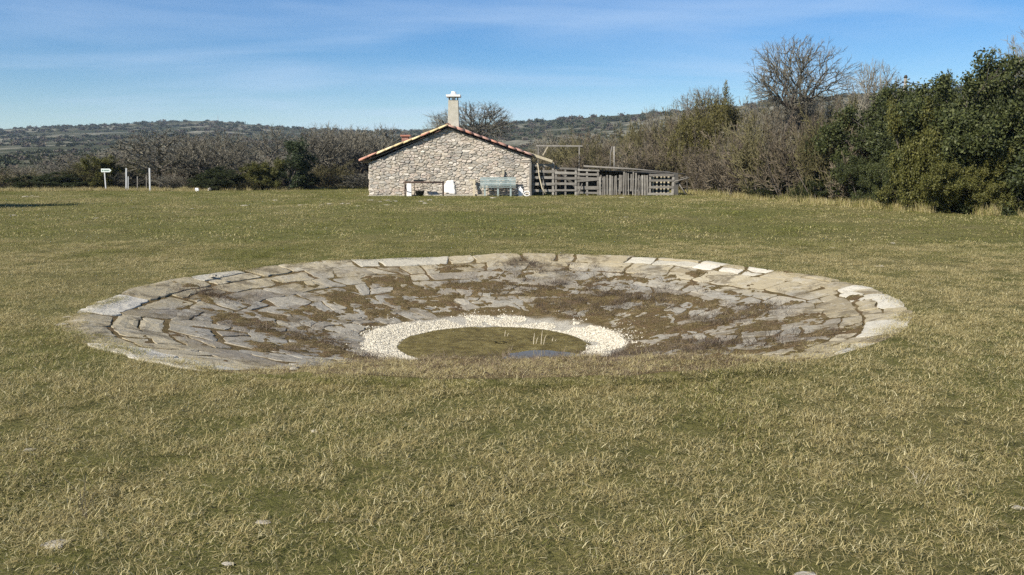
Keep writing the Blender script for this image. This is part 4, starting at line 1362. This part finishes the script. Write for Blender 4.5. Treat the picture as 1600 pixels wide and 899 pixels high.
def leaf_mesh(tips, rng, per, spread, size, droop=0.0):
    P = np.repeat(np.array([t[0] for t in tips]), per, axis=0); n = len(P)
    P = P + rng.normal(0, spread, (n, 3))
    a = rng.normal(size=(n, 3)); a /= np.linalg.norm(a, axis=1)[:, None]
    b = rng.normal(size=(n, 3)); b -= a * (a * b).sum(1)[:, None]; b /= np.linalg.norm(b, axis=1)[:, None]
    s = size * rng.uniform(.6, 1.35, (n, 1))
    V = np.stack([P - a * s, P + b * s * .55, P + a * s, P - b * s * .55], 1).reshape(-1, 3)
    V[:, 2] = np.maximum(V[:, 2], .01)
    return V, np.arange(n * 4).reshape(-1, 4)
def proto_bare(name, seed, twig, split=1, **kw):
    segs, tips = grow_tree(seed, **kw)
    t = [s for s in segs if s[4] <= split]; c = [s for s in segs if s[4] > split]
    tm = make_mesh(name + '_trunk', *seg_mesh(t, 6), M['bark'], True)
    cm_ = make_mesh(name + '_crown', *seg_mesh(c, 3), M[twig])
    return [('trunk', tm), ('crown', cm_)]
def proto_leafy(name, seed, leaf, per=9, spread=.14, size=.05, **kw):
    segs, tips = grow_tree(seed, **kw)
    rng = np.random.default_rng(seed + 999)
    allp = tips + [(s[1], None) for s in segs if s[4] >= 2]
    tm = make_mesh(name + '_trunk', *seg_mesh([s for s in segs if s[4] <= 2], 4), M['bark'], True)
    cm_ = make_mesh(name + '_crown', *leaf_mesh(allp, rng, per, spread, size), M[leaf])
    return [('trunk', tm), ('crown', cm_)]
def size_of(pr):
    zs = [v.co.z for v in pr[1][1].vertices]; xs = [abs(v.co.x) for v in pr[1][1].vertices]
    return sorted(zs)[int(len(zs) * .995)], sorted(xs)[int(len(xs) * .985)]
def plant(name, pr, label, cat, x, y, h, wd, rz=None, group=None, parts=('trunk', 'crown')):
    """stand a tree on the ground at x,y: h metres high, wd metres wide"""
    ph, pw = size_of_cache(pr)
    t = thing(name, label, cat, (x, y, -.03), random.random() * 6.28 if rz is None else rz, group)
    t.scale = (wd / (2 * pw), wd / (2 * pw), h / ph)
    for nm, me in pr: put(nm, me, t)
    return t
_sz = {}
def size_of_cache(pr):
    k_ = id(pr)
    if k_ not in _sz: _sz[k_] = size_of(pr)
    return _sz[k_]

def dome_tree(seed, R_, Ht, Hc, ntip=900, limbs=9, tr=.15, r_min=.008, low=.15, wob=.10, twl=.30):
    """bare tree: trunk to the fork at Ht, then limbs that divide towards tips filling a dome R_ wide and Hc high"""
    rng = np.random.default_rng(seed)
    T = []
    while len(T) < ntip:
        v = rng.normal(size=3); v /= np.linalg.norm(v)
        q = v * rng.random() ** .38
        z = Ht + Hc * (.40 + .60 * q[2] * (1 if q[2] > 0 else 1.0))
        lump = .88 + .22 * math.sin(3 * math.atan2(q[1], q[0]) + seed) * (q[2] < .6) + rng.normal(0, .05)
        x, y = q[0] * R_ * lump, q[1] * R_ * lump
        if z > Ht - low * Hc + .18 * math.hypot(x, y): T.append((x, y, Ht + (z - Ht) * (.93 + .12 * rng.random())))
    T = np.array(T)
    segs = []
    def bough(p, c, r0, r1, lev, nseg):
        L = np.linalg.norm(c - p); last = p
        side = rng.normal(0, wob * L, 3); side[2] = -abs(side[2]) * .8 if lev < 3 else side[2]
        for k in range(1, nseg + 1):
            t = k / nseg
            q = p + (c - p) * t + side * math.sin(math.pi * t) + rng.normal(0, .012 * L, 3)
            if k == nseg: q = c
            segs.append((last, q, r0 + (r1 - r0) * (k - 1) / nseg, r0 + (r1 - r0) * k / nseg, lev)); last = q
    def split(P, pts, lev, r):
        ks = (limbs, 5, 4, 4)
        if lev >= 4 or len(pts) <= 2:
            for t in pts:
                bough(P, t, max(r * .7, r_min), r_min * .8, 3, 2)
                d0 = t - P; d0 /= np.linalg.norm(d0) + 1e-6
                for _ in range(4):
                    d = d0 + rng.normal(0, .55, 3) + np.array([0, 0, .15]); d /= np.linalg.norm(d)
                    b0 = P + (t - P) * rng.uniform(.35, 1)
                    segs.append((b0, b0 + d * twl * rng.uniform(.4, 1.1), r_min * .85, r_min * .6, 4))
            return
        k = min(ks[lev], len(pts))
        cen = pts[rng.choice(len(pts), k, replace=False)]
        lab = ((pts[:, None] - cen[None]) ** 2).sum(2).argmin(1)
        for j in range(k):
            g = pts[lab == j]
            if not len(g): continue
            c = P + (g.mean(0) - P) * (.50, .52, .55, .6)[lev]
            r2 = r * (.52, .60, .62, .7)[lev] * min(1.25, (len(g) / (len(pts) / k)) ** .35)
            bough(P, c, r * (.62 if lev == 0 else .8), max(r2, r_min), 1 + (lev > 0) + (lev > 1), 4 if lev < 2 else 2)
            split(c, g, lev + 1, max(r2, r_min))
    f = np.array([rng.normal(0, .12), rng.normal(0, .12), Ht])
    bough(np.array([0, 0, -.15]), f, tr, tr * .8, 0, 5)
    split(f, T, 0, tr * .85)
    return segs
def proto_dome(name, seed, twig, **kw):
    segs = dome_tree(seed, **kw)
    tm = make_mesh(name + '_trunk', *seg_mesh([q for q in segs if q[4] <= 1], 6), M['bark'], True)
    cm_ = make_mesh(name + '_crown', *seg_mesh([q for q in segs if q[4] > 1], 3), M[twig])
    return [('trunk', tm), ('crown', cm_)]
OAK = [proto_dome('oak', 500 + k_, 'twig_grey', R_=2.3, Ht=1.2, Hc=3.2, ntip=430, limbs=7, wob=.18, low=.05, twl=.36, r_min=.0085) for k_ in range(4)]
VASE = [proto_dome('ash', 540 + k_, 'twig_grey', R_=2.6, Ht=4.4, Hc=3.8, ntip=1000, limbs=12, tr=.10, low=.04, twl=.32, r_min=.0075) for k_ in range(2)] + [proto_dome('ash', 550 + k_, 'twig_grey', R_=2.4, Ht=3.6, Hc=3.2, ntip=800, limbs=10, tr=.10, low=.05, wob=.14, r_min=.0075) for k_ in range(2)]
SCRUB_G = [proto_bare('scrub', 560 + k_, 'twig_grey', split=0, H=3, trunk_h=1.5, trunk_r=.03, kids=(7, 6, 5), ang=(.8, .85, .85), up=.08, wob=.24, stems=9, r_min=.010, first=.12, ratios=(.62, .55, .5)) for k_ in range(3)]
SCRUB_B = [proto_bare('scrub', 570 + k_, 'twig_brown', split=0, H=3, trunk_h=1.5, trunk_r=.03, kids=(7, 6, 5), ang=(.75, .8, .85), up=.10, wob=.22, stems=10, r_min=.010, first=.12, ratios=(.62, .55, .5)) for k_ in range(3)]
SCRUB_O = [proto_bare('scrub', 580 + k_, 'twig_olive', split=0, H=3, trunk_h=1.5, trunk_r=.03, kids=(7, 6, 5), ang=(.75, .8, .85), up=.10, wob=.22, stems=10, r_min=.010, first=.12, ratios=(.62, .55, .5)) for k_ in range(2)]
EVER = [proto_leafy('evergreen', 600 + k_, 'leaf_dark', per=13, spread=.085, size=.046, H=4, trunk_h=2.9, trunk_r=.05, kids=(12, 7, 4), ang=(1.0, .8, .8), up=.04, wob=.2, stems=8, first=.03, ratios=(.40, .55, .5)) for k_ in range(3)]
BOX = [proto_leafy('box', 620 + k_, 'leaf_olive', per=14, spread=.08, size=.042, H=4, trunk_h=2.7, trunk_r=.04, kids=(11, 6, 4), ang=(.9, .8, .8), up=.06, wob=.2, stems=9, first=.03, ratios=(.40, .55, .5)) for k_ in range(2)]
DRAB = [proto_leafy('drab', 660, 'leaf_drab', per=8, spread=.09, size=.042, H=4, trunk_h=2.3, trunk_r=.05, kids=(10, 6, 4), ang=(.95, .8, .8), up=.05, wob=.22, stems=9, first=.05, ratios=(.5, .55, .5))]
IVY = [proto_leafy('ivy', 640, 'leaf_ivy', per=10, spread=.13, size=.055, H=4, trunk_h=3.4, trunk_r=.12, kids=(16, 6, 5), ang=(.95, .8, .8), up=.08, wob=.18, first=.03, ratios=(.40, .5, .5))]

def stand(px, ybase, ytop, wpx):
    """ground point under a photo pixel, with height and width in metres"""
    x, y, _ = gp(px, ybase)
    return x, y, at(px, ytop, y).z, wpx * y / FPX
def stand_at(px, Y, ytop, wpx):
    q = at(px, 280, Y)
    return q.x, Y, at(px, ytop, Y).z, wpx * Y / FPX

# --- left: bare oaks and scrub along the far edge of the meadow
LT = [
 (250, 295.5, 203, 130, OAK, 'spreading bare oak with pale gnarled limbs behind the tall pale posts'),
 (322, 296, 214, 110, OAK, 'bare oak with dark forked trunk above the pale stone blocks'),
 (383, 296, 222, 80, OAK, 'slender pale-stemmed bare tree left of the ivy-clad tree'),
 (500, 293.5, 200, 110, OAK, 'bare oak with dark trunk right of the ivy-clad tree'),
 (522, 292.5, 205, 100, OAK, 'bare oak with split trunk nearest the left of the house'),
 (570, 291.5, 203, 100, OAK, 'bare oak half hidden behind the left eave of the house'),
]
for i, (px, yb, yt, wp_, P, lab) in enumerate(LT):
    x, y, h, wd = stand(px, yb, yt, wp_)
    plant('bare_oak', P[i % len(P)], lab, 'tree', x, y, h, wd, group='bare oaks along the far meadow edge')
x, y, h, wd = stand(453, 296.5, 219, 62)
plant('ivy_clad_tree', IVY[0], 'dark green ivy-clad tree standing among the bare oaks', 'tree', x, y, h, wd)
for i, (px, yt, Y, wp_) in enumerate(((430, 197, 78, 70), (515, 196, 84, 120), (600, 198, 82, 110), (355, 205, 80, 110), (170, 235, 70, 110), (110, 240, 74, 110), (215, 218, 72, 100), (290, 208, 76, 100), (555, 199, 88, 90))):
    x, y, h, wd = stand_at(px, Y, yt, wp_)
    plant('far_oak', OAK[(i + 1) % 4], ('bare treetop on the skyline just left of the ivy-clad tree', 'bare treetop on the skyline right of the ivy-clad tree', 'bare treetop on the skyline just left of the house roof', 'grey bare oak behind the slender pale-stemmed tree', 'low bare oak behind the arrow sign', 'low bare oak left of and behind the arrow sign', 'bare oak behind the left tall pale post', 'grey bare oak between the spreading oak and the forked oak, farther back', 'bare treetop on the skyline behind the left eave')[i], 'tree', x, y, h, wd, group='bare oaks in the wood behind')
for i, (px, yb, yt, wp_, P, lab) in enumerate((
 (20, 297, 266, 120, SCRUB_O, 'low olive-grey bare bush at the left edge of the photo'), (75, 297, 270, 90, EVER, 'low dark evergreen bush left of the arrow sign, by the notice panel'),
 (120, 296.5, 250, 80, SCRUB_O, 'olive bare bush just left of the arrow sign'), (150, 296, 246, 80, BOX, 'olive green bush right behind the arrow sign'), (185, 296, 266, 60, SCRUB_G, 'grey low bush behind the left tall pale post'))):
    x, y, h, wd = stand(px, yb, yt, wp_)
    plant('wood_edge_bush', P[i % len(P)], lab, 'bush', x, y + 1.2, h, wd)
for i, (px, yb, yt, wp_, P, lab) in enumerate((
 (262, 297, 268, 70, SCRUB_G, 'grey bare bush at the foot of the spreading oak'), (335, 297, 262, 60, EVER, 'dark bush behind the pale stone blocks'),
 (415, 297, 252, 70, BOX, 'olive bush at the left foot of the ivy-clad tree'), (395, 297, 278, 60, SCRUB_O, 'low bare bush left of the olive bush'), (470, 296, 268, 40, EVER, 'dark low bush at the right foot of the ivy-clad tree'),
 (555, 293, 262, 60, SCRUB_B, 'rusty brown bare bush left of the house'))):
    x, y, h, wd = stand(px, yb, yt, wp_)
    plant('bush', P[i % len(P)], lab, 'bush', x, y, h, wd)

# --- behind the house
x, y, h, wd = stand_at(745, 72, 161, 135)
plant('bare_tree', VASE[1], 'wide bare tree rising behind the chimney and ridge', 'tree', x, y, h, wd)
x, y, h, wd = stand_at(692, 76, 178, 50)
plant('bare_tree', VASE[2], 'smaller bare tree just left of the chimney', 'tree', x, y, h, wd)
# --- right
x, y, h, wd = stand_at(1236, 46, 62, 148)
plant('bare_tree', VASE[0], 'tall bare fan-shaped tree standing against the sky', 'tree', x, y, h, wd, 1.0)
x, y, h, wd = stand_at(1358, 52, 98, 90)
plant('bare_tree', VASE[3], 'round bare tree just left of the utility pole', 'tree', x, y, h, wd)
x, y, h, wd = stand_at(1618, 30, 36, 130)
plant('bare_tree', VASE[2], 'bare tree cut by the right edge, above the evergreens', 'tree', x, y, h, wd)
x, y, h, wd = stand_at(1020, 66, 170, 34)
plant('bare_tree', OAK[1], 'small bare tree on the skyline left of the thicket', 'tree', x, y, h, wd)
x, y, h, wd = stand_at(1100, 54, 138, 100)
plant('bare_tree', VASE[1], 'bare tree top showing over the olive bush', 'tree', x, y, h, wd)
# thicket front: (px, base row, top row, width px)
RT = [
 (1104, 304, 150, 116, 'DRAB', 50, 'tall olive-green bush at the left end of the thicket'),
 (1090, 303, 205, 90, 'SB', None, 'reddish-brown bare bush beside the right end of the fence'),
 (1140, 307, 200, 100, 'SB', None, 'purple-brown bare bush, second right of the fence'),
 (1185, 311, 180, 100, 'SO', None, 'straw-brown bare bush left of the low dark bush'),
 (1195, 310.5, 276, 46, 'EV', None, 'low dark evergreen bush at the foot of the brown thicket'),
 (1235, 315, 176, 110, 'SB', None, 'brown bare bush below the tall fan-shaped tree'),
 (1285, 319, 168, 110, 'SO', None, 'grey-straw bare bush right of the fan-shaped tree'),
 (1270, 316.5, 272, 56, 'EV', None, 'dark low evergreen in front of the straw bare bush'),
 (1335, 321, 205, 90, 'SB', None, 'brown bare bush at the left of the dark evergreen row'),
 (1352, 324, 246, 80, 'EV', None, 'dark evergreen bush low at the left of the evergreen row'),
 (1385, 320, 142, 100, 'EV', None, 'dark evergreen tree below the utility pole'),
 (1440, 326, 130, 80, 'EV', None, 'dark pointed evergreen right of the utility pole'),
 (1400, 328, 235, 80, 'EV', None, 'low dark evergreen at the foot of the pole evergreens'),
 (1455, 333, 165, 110, 'BOX', None, 'large olive-green box bush in the evergreen row'),
 (1490, 334, 225, 90, 'BOX', None, 'lower olive-green box bush beside the large one'),
 (1510, 333, 160, 90, 'EV', None, 'dark evergreen between the box bush and the right edge'),
 (1568, 335, 100, 130, 'EV', None, 'tallest dark evergreen near the right edge'),
 (1530, 337, 240, 90, 'BOX', None, 'low olive-dark bush under the tallest evergreen'),
 (1590, 338, 285, 80, 'SG', None, 'low grey twiggy bush at the right edge of the meadow'),
 (1640, 339, 110, 150, 'EV', None, 'dark evergreen cut off by the right edge of the photo'),
]
FAM = {'DRAB': DRAB, 'BOX': BOX, 'SB': SCRUB_B, 'SO': SCRUB_O, 'SG': SCRUB_G, 'EV': EVER}
for i, (px, yb, yt, wp_, fam, Y, lab) in enumerate(RT):
    x, y, h, wd = stand_at(px, Y, yt, wp_) if Y else stand(px, yb, yt, wp_)
    y2 = y + .32 * wd                        # the crown's front, not its stem, meets the grass edge
    f_ = y2 / y
    P = FAM[fam]
    if fam in ('BOX', 'EV') and not Y: wd *= 1.45 if h > 2.2 else 1.1
    plant('evergreen_bush' if fam in ('BOX', 'EV', 'DRAB') else 'bare_bush', P[i % len(P)], lab, 'bush', x * f_, y2, h * f_ - CAMH * (f_ - 1), wd * f_)
# more evergreens closing the row behind
for i, (px, yt, Y, wp_) in enumerate(((1410, 160, 35, 100), (1475, 172, 33, 110), (1530, 140, 32, 110), (1595, 112, 31, 130), (1350, 178, 38, 110), (1435, 195, 32, 110), (1555, 190, 29.5, 110), (1500, 205, 30.5, 110))):
    x, y, h, wd = stand_at(px, Y, yt, wp_)
    lab = ('dark evergreen behind the one below the utility pole', 'dark evergreen behind the large olive box bush', 'dark evergreen behind and left of the tallest one', 'dark evergreen behind the tallest one at the right', 'dark evergreen behind the low evergreens left of the utility pole', 'dark evergreen close behind the low one at the foot of the pole', 'dark evergreen tucked under the tallest evergreen', 'dark evergreen filling the gap between the two box bushes')[i]
    plant('evergreen_bush', EVER[i % 3], lab, 'bush', x, y, h, wd * 1.5, group='evergreens of the second row')

# the mass of bare scrub behind, which reads as one brown thicket
def thicket(name, protos, pts, label):
    me = [m for pr in protos for m in [pr[1][1]]]
    P, Rr, S = [], [], []
    for px, Y, yt, wp_ in pts:
        x, y, h, wd = stand_at(px, Y, yt, wp_)
        ph, pw = size_of_cache(protos[0])
        P.append((x, y, -.05)); Rr.append((0, 0, random.random() * 6.28)); S.append((wd / 2 / pw, wd / 2 / pw, h / ph))
    return scatter(name, me, P, Rr, S, label=label)
def top_row(px):
    return float(np.interp(px, [800, 850, 900, 960, 1030, 1060, 1100, 1160, 1240, 1340, 1420, 1500, 1650], [232, 222, 210, 208, 192, 172, 165, 172, 170, 168, 175, 185, 150]))
ptsB, ptsG = [], []
for px in np.arange(835, 1680, 11):
    for k_ in range(4):
        fr = np.interp(px, [830, 1075, 1300, 1600], [50, 53, 37, 31])
        Y = fr + k_ * 4.0 + random.uniform(0, 3)
        yt = top_row(px) + random.uniform(-4, 26) + (k_ == 0) * 22
        (ptsB if random.random() < (.7 if 860 < px < 1180 else .45) else ptsG).append((px + random.uniform(-6, 6), Y, yt, random.uniform(60, 95)))
thicket('brown_thicket', SCRUB_B + SCRUB_B[:1] + SCRUB_O, ptsB, 'mass of brown bare scrub behind the fence and thicket edge')
thicket('grey_thicket', SCRUB_G + SCRUB_O, ptsG, 'mass of grey bare scrub filling the thicket on the right')
ptsL, ptsE = [], []
for px in np.arange(-160, 900, 12):
    for k_ in range(3):
        Y = 57 + k_ * 7 + random.uniform(0, 5)
        yt = float(np.interp(px, [-160, 60, 160, 260, 420, 700, 900], [270, 268, 262, 262, 262, 255, 245])) + random.uniform(-10, 16)
        (ptsL if random.random() < .86 else ptsE).append((px + random.uniform(-6, 6), Y, yt, random.uniform(60, 100)))
thicket('grey_wood_undergrowth', SCRUB_G + SCRUB_B[:1] + SCRUB_O[:1], ptsL, 'grey bare undergrowth of the wood on the left')
thicket('evergreen_undergrowth', EVER[:2], ptsE, 'dark evergreen undergrowth of the wood on the left')

# off the left edge of the view stands the tree whose shadow falls across the meadow
x, y = -26.6, 27.6
plant('evergreen_tree', EVER[1], 'dark evergreen tree off the left edge, casting the long meadow shadow', 'tree', x, y, 8.2, 4.6)

# long dry grass along the foot of the thicket
n = 330
tq = RNG.random(n)
px = 1060 + 580 * tq
yb = np.interp(px, [1060, 1185, 1300, 1440, 1600, 1650], [302, 311, 321, 331.5, 338, 340]) + RNG.normal(0, 1.6, n)
XY = np.array([gp(a, b)[:2] for a, b in zip(px, yb)])
k = fbm(px / 22, yb * 0, 3) > .42
tl = [blade_mesh('verge_tuft', 330 + k_, 60, .25, .10, .42, .006, .013, .9, M['grass'], .7) for k_ in range(4)]
lay('verge_grass', tl, XY[k, 0], XY[k, 1], .6, 1.15, 'long pale dry grass along the foot of the thicket', tint=np.clip(.45 + RNG.normal(0, .3, k.sum()), 0, .9))
# brown leaf-litter band below the left trees
n = 700
px = RNG.uniform(-60, 575, n); yb = np.interp(px, [0, 250, 450, 575], [299, 298, 296.5, 292]) + RNG.normal(0, .5, n)
XY = np.array([gp(a, b)[:2] for a, b in zip(px, yb)])
lay('wood_edge_grass', tl, XY[:, 0], XY[:, 1], .4, .9, 'rough dry grass along the edge of the wood', tint=np.full(n, .1))

# --- utility pole with its wire, mast on the hill
q = at(1410, 200, 40)
up_ = thing('utility_pole', 'grey utility pole rising behind the evergreens', 'utility pole', (q.x, 40, 0))
zt = at(1410, 121, 40).z
obj('shaft', *tube([(0, 0, -.2), (0, 0, zt)], [.11, .065], 9), M['weathered'], up_, True)
obj('insulator', *tube([(0, 0, zt - .02), (0, 0, zt + .10)], [.10, .05], 8), M['darksheet'], up_, True)
obj('bracket', *beam((-.14, 0, zt - .22), (.14, 0, zt - .22), .06, .06), M['rust'], up_)
w0 = at(1410, 128, 40); w1 = at(1680, 148, 60)
pts = []
for i in range(13):
    f_ = i / 12
    pts.append(w0.lerp(w1, f_) - Vector((0, 0, .5 * 4 * f_ * (1 - f_) * .5)) - w0)
tag(obj('overhead_wire', *tube(pts, .022, 5), M['black'], None, True, w0), 'sagging dark wire from the utility pole to the right', 'wire')
w1 = at(1290, 175, 75)
pts = [w0.lerp(w1, i / 8) - w0 - Vector((0, 0, .25 * 4 * (i / 8) * (1 - i / 8))) for i in range(9)]
tag(obj('overhead_wire', *tube(pts, .02, 5), M['black'], None, True, w0 - Vector((0, 0, .05))), 'dark wire from the utility pole down to the left', 'wire')
q = at(341, 194, 1080)
mast = thing('radio_mast', 'thin radio mast on the top of the distant hill', 'mast', (q.x, 1080, q.z - 4))
obj('lattice', *tube([(0, 0, 0), (0, 0, at(341, 180, 1080).z - q.z + 4)], [.35, .2], 4), M['metal'], mast)
obj('antenna', *beam((-.9, 0, 9.5), (.9, 0, 9.5), .35, .3), M['metal'], mast)
# dry thistle stalks in the near left grass
for px, py, h_, lab in ((131, 800, .26, 'dark dry weed stalk in the near left grass'), (139, 806, .17, 'shorter dry weed stalk beside the dark one'), (1440, 742, .2, 'pale dry stalk standing in the right foreground')):
    q = gp(px, py)
    segs, tips = grow_tree(int(px), H=.3, trunk_h=h_, trunk_r=.0035, kids=(4,), ang=(.5,), wob=.1, r_min=.0013, first=.3)
    o = obj('weed_stalk', *seg_mesh(segs, 4), M['palewood' if px > 1000 else 'bark'], None, False, (q[0], q[1], float(land(q[0], q[1])) + .1))
    o.location.z -= .1
    tag(o, lab, 'weed')
# a few reeds in the pool
for px, py, h_, lab in ((833, 540, .16, 'second tallest dry reed, left of the tallest one in the pool'), (845, 541, .20, 'tallest dry reed standing in the pool'), (788, 528, .10, 'lone short reed in the left half of the pool'), (862, 536, .07, 'shortest reed, at the right of the pool')):
    q = gp(px, py, WATER_Z)
    o = obj('reed', *join([tube([(0, 0, -.06), (.01, 0, h_ * .6), (.02, .01, h_)], [.006, .005, .002], 5), tube([(.02, .0, -.06), (.05, 0, h_ * .5), (.07, .0, h_ * .75)], [.004, .004, .001], 5)]), M['palewood'], None, False, q)
    tag(o, lab, 'reed', 'reeds in the pool')

# --- scrub on the far hills
rng = np.random.default_rng(12)
def clump(seed):
    r = np.random.default_rng(seed)
    P = r.normal(0, .42, (150, 3)); P[:, 2] = np.abs(P[:, 2]) * .9 + .15
    a = r.normal(size=P.shape); a /= np.linalg.norm(a, axis=1)[:, None]
    b = np.cross(a, r.normal(size=P.shape)); b /= np.linalg.norm(b, axis=1)[:, None]
    s = r.uniform(.12, .26, (150, 1))
    V = np.stack([P - a * s, P + b * s, P + a * s, P - b * s], 1).reshape(-1, 3)
    return make_mesh('clump', V, np.arange(600).reshape(-1, 4), M['leaf_hill'] if seed % 3 else M['twig_hill'])
M['leaf_hill'] = mat_leaf('hill_scrub_leaf', [(0, (.03, .038, .018)), (.5, (.05, .06, .028)), (1, (.085, .09, .045))])
M['twig_hill'] = mat_twig('hill_bare_scrub', [(0, (.06, .05, .04)), (.5, (.10, .085, .065)), (1, (.15, .13, .10))])
hp_ = np.stack([HX, HY, HZZ], -1)
n = 26000
i = rng.integers(0, hp_.shape[0] - 1, n); j = np.minimum((rng.random(n) ** .9 * (hp_.shape[1] - 14)).astype(int), hp_.shape[1] - 14)
fu, fv = rng.random((2, n, 1))
P = (hp_[i, j] * (1 - fu) + hp_[i + 1, j] * fu) * (1 - fv) + (hp_[i, j + 1] * (1 - fu) + hp_[i + 1, j + 1] * fu) * fv
dist = np.hypot(P[:, 0], P[:, 1]); tt = HT[i, j]
dens = fbm(P[:, 0] / 45, P[:, 1] / 45, 4)
k = (tt < 1.06) & (dist > 85) & (rng.random(n) < sstep(.40, .54, dens) + .4 * sstep(.93, .99, tt))
P = P[k]; s = rng.uniform(.7, 1.9, len(P)) * np.clip(dist[k] / 500, .75, 1.3)
scatter('hill_scrub', [clump(900 + q) for q in range(6)], P - np.array([0, 0, .2]), np.stack([0 * s, 0 * s, rng.random(len(s)) * 6.28], -1), np.stack([s * 1.25, s * 1.25, s * rng.uniform(.7, 1.3, len(s))], -1), label='dark evergreen scrub dotted over the distant hillsides')
# ------------------------------------------------------------------ the air
HB = 3480.0
V = [(x, y, z) for z in (-4.9, 120.0) for x, y in ((-HB, -HB), (HB, -HB), (HB, HB), (-HB, HB))]
hm = bpy.data.materials.new('thin_air_haze'); hm.use_nodes = True
hn = hm.node_tree.nodes; hn.clear()
ho = hn.new('ShaderNodeOutputMaterial'); hv = hn.new('ShaderNodeVolumePrincipled')
hv.inputs['Color'].default_value = (.62, .79, 1.0, 1)
hv.inputs['Density'].default_value = 0.00014
hv.inputs['Anisotropy'].default_value = 0.0
hm.node_tree.links.new(hv.outputs[0], ho.inputs['Volume'])
tag(obj('haze', V, BOXF, hm), kind='stuff')
#@@NEXT
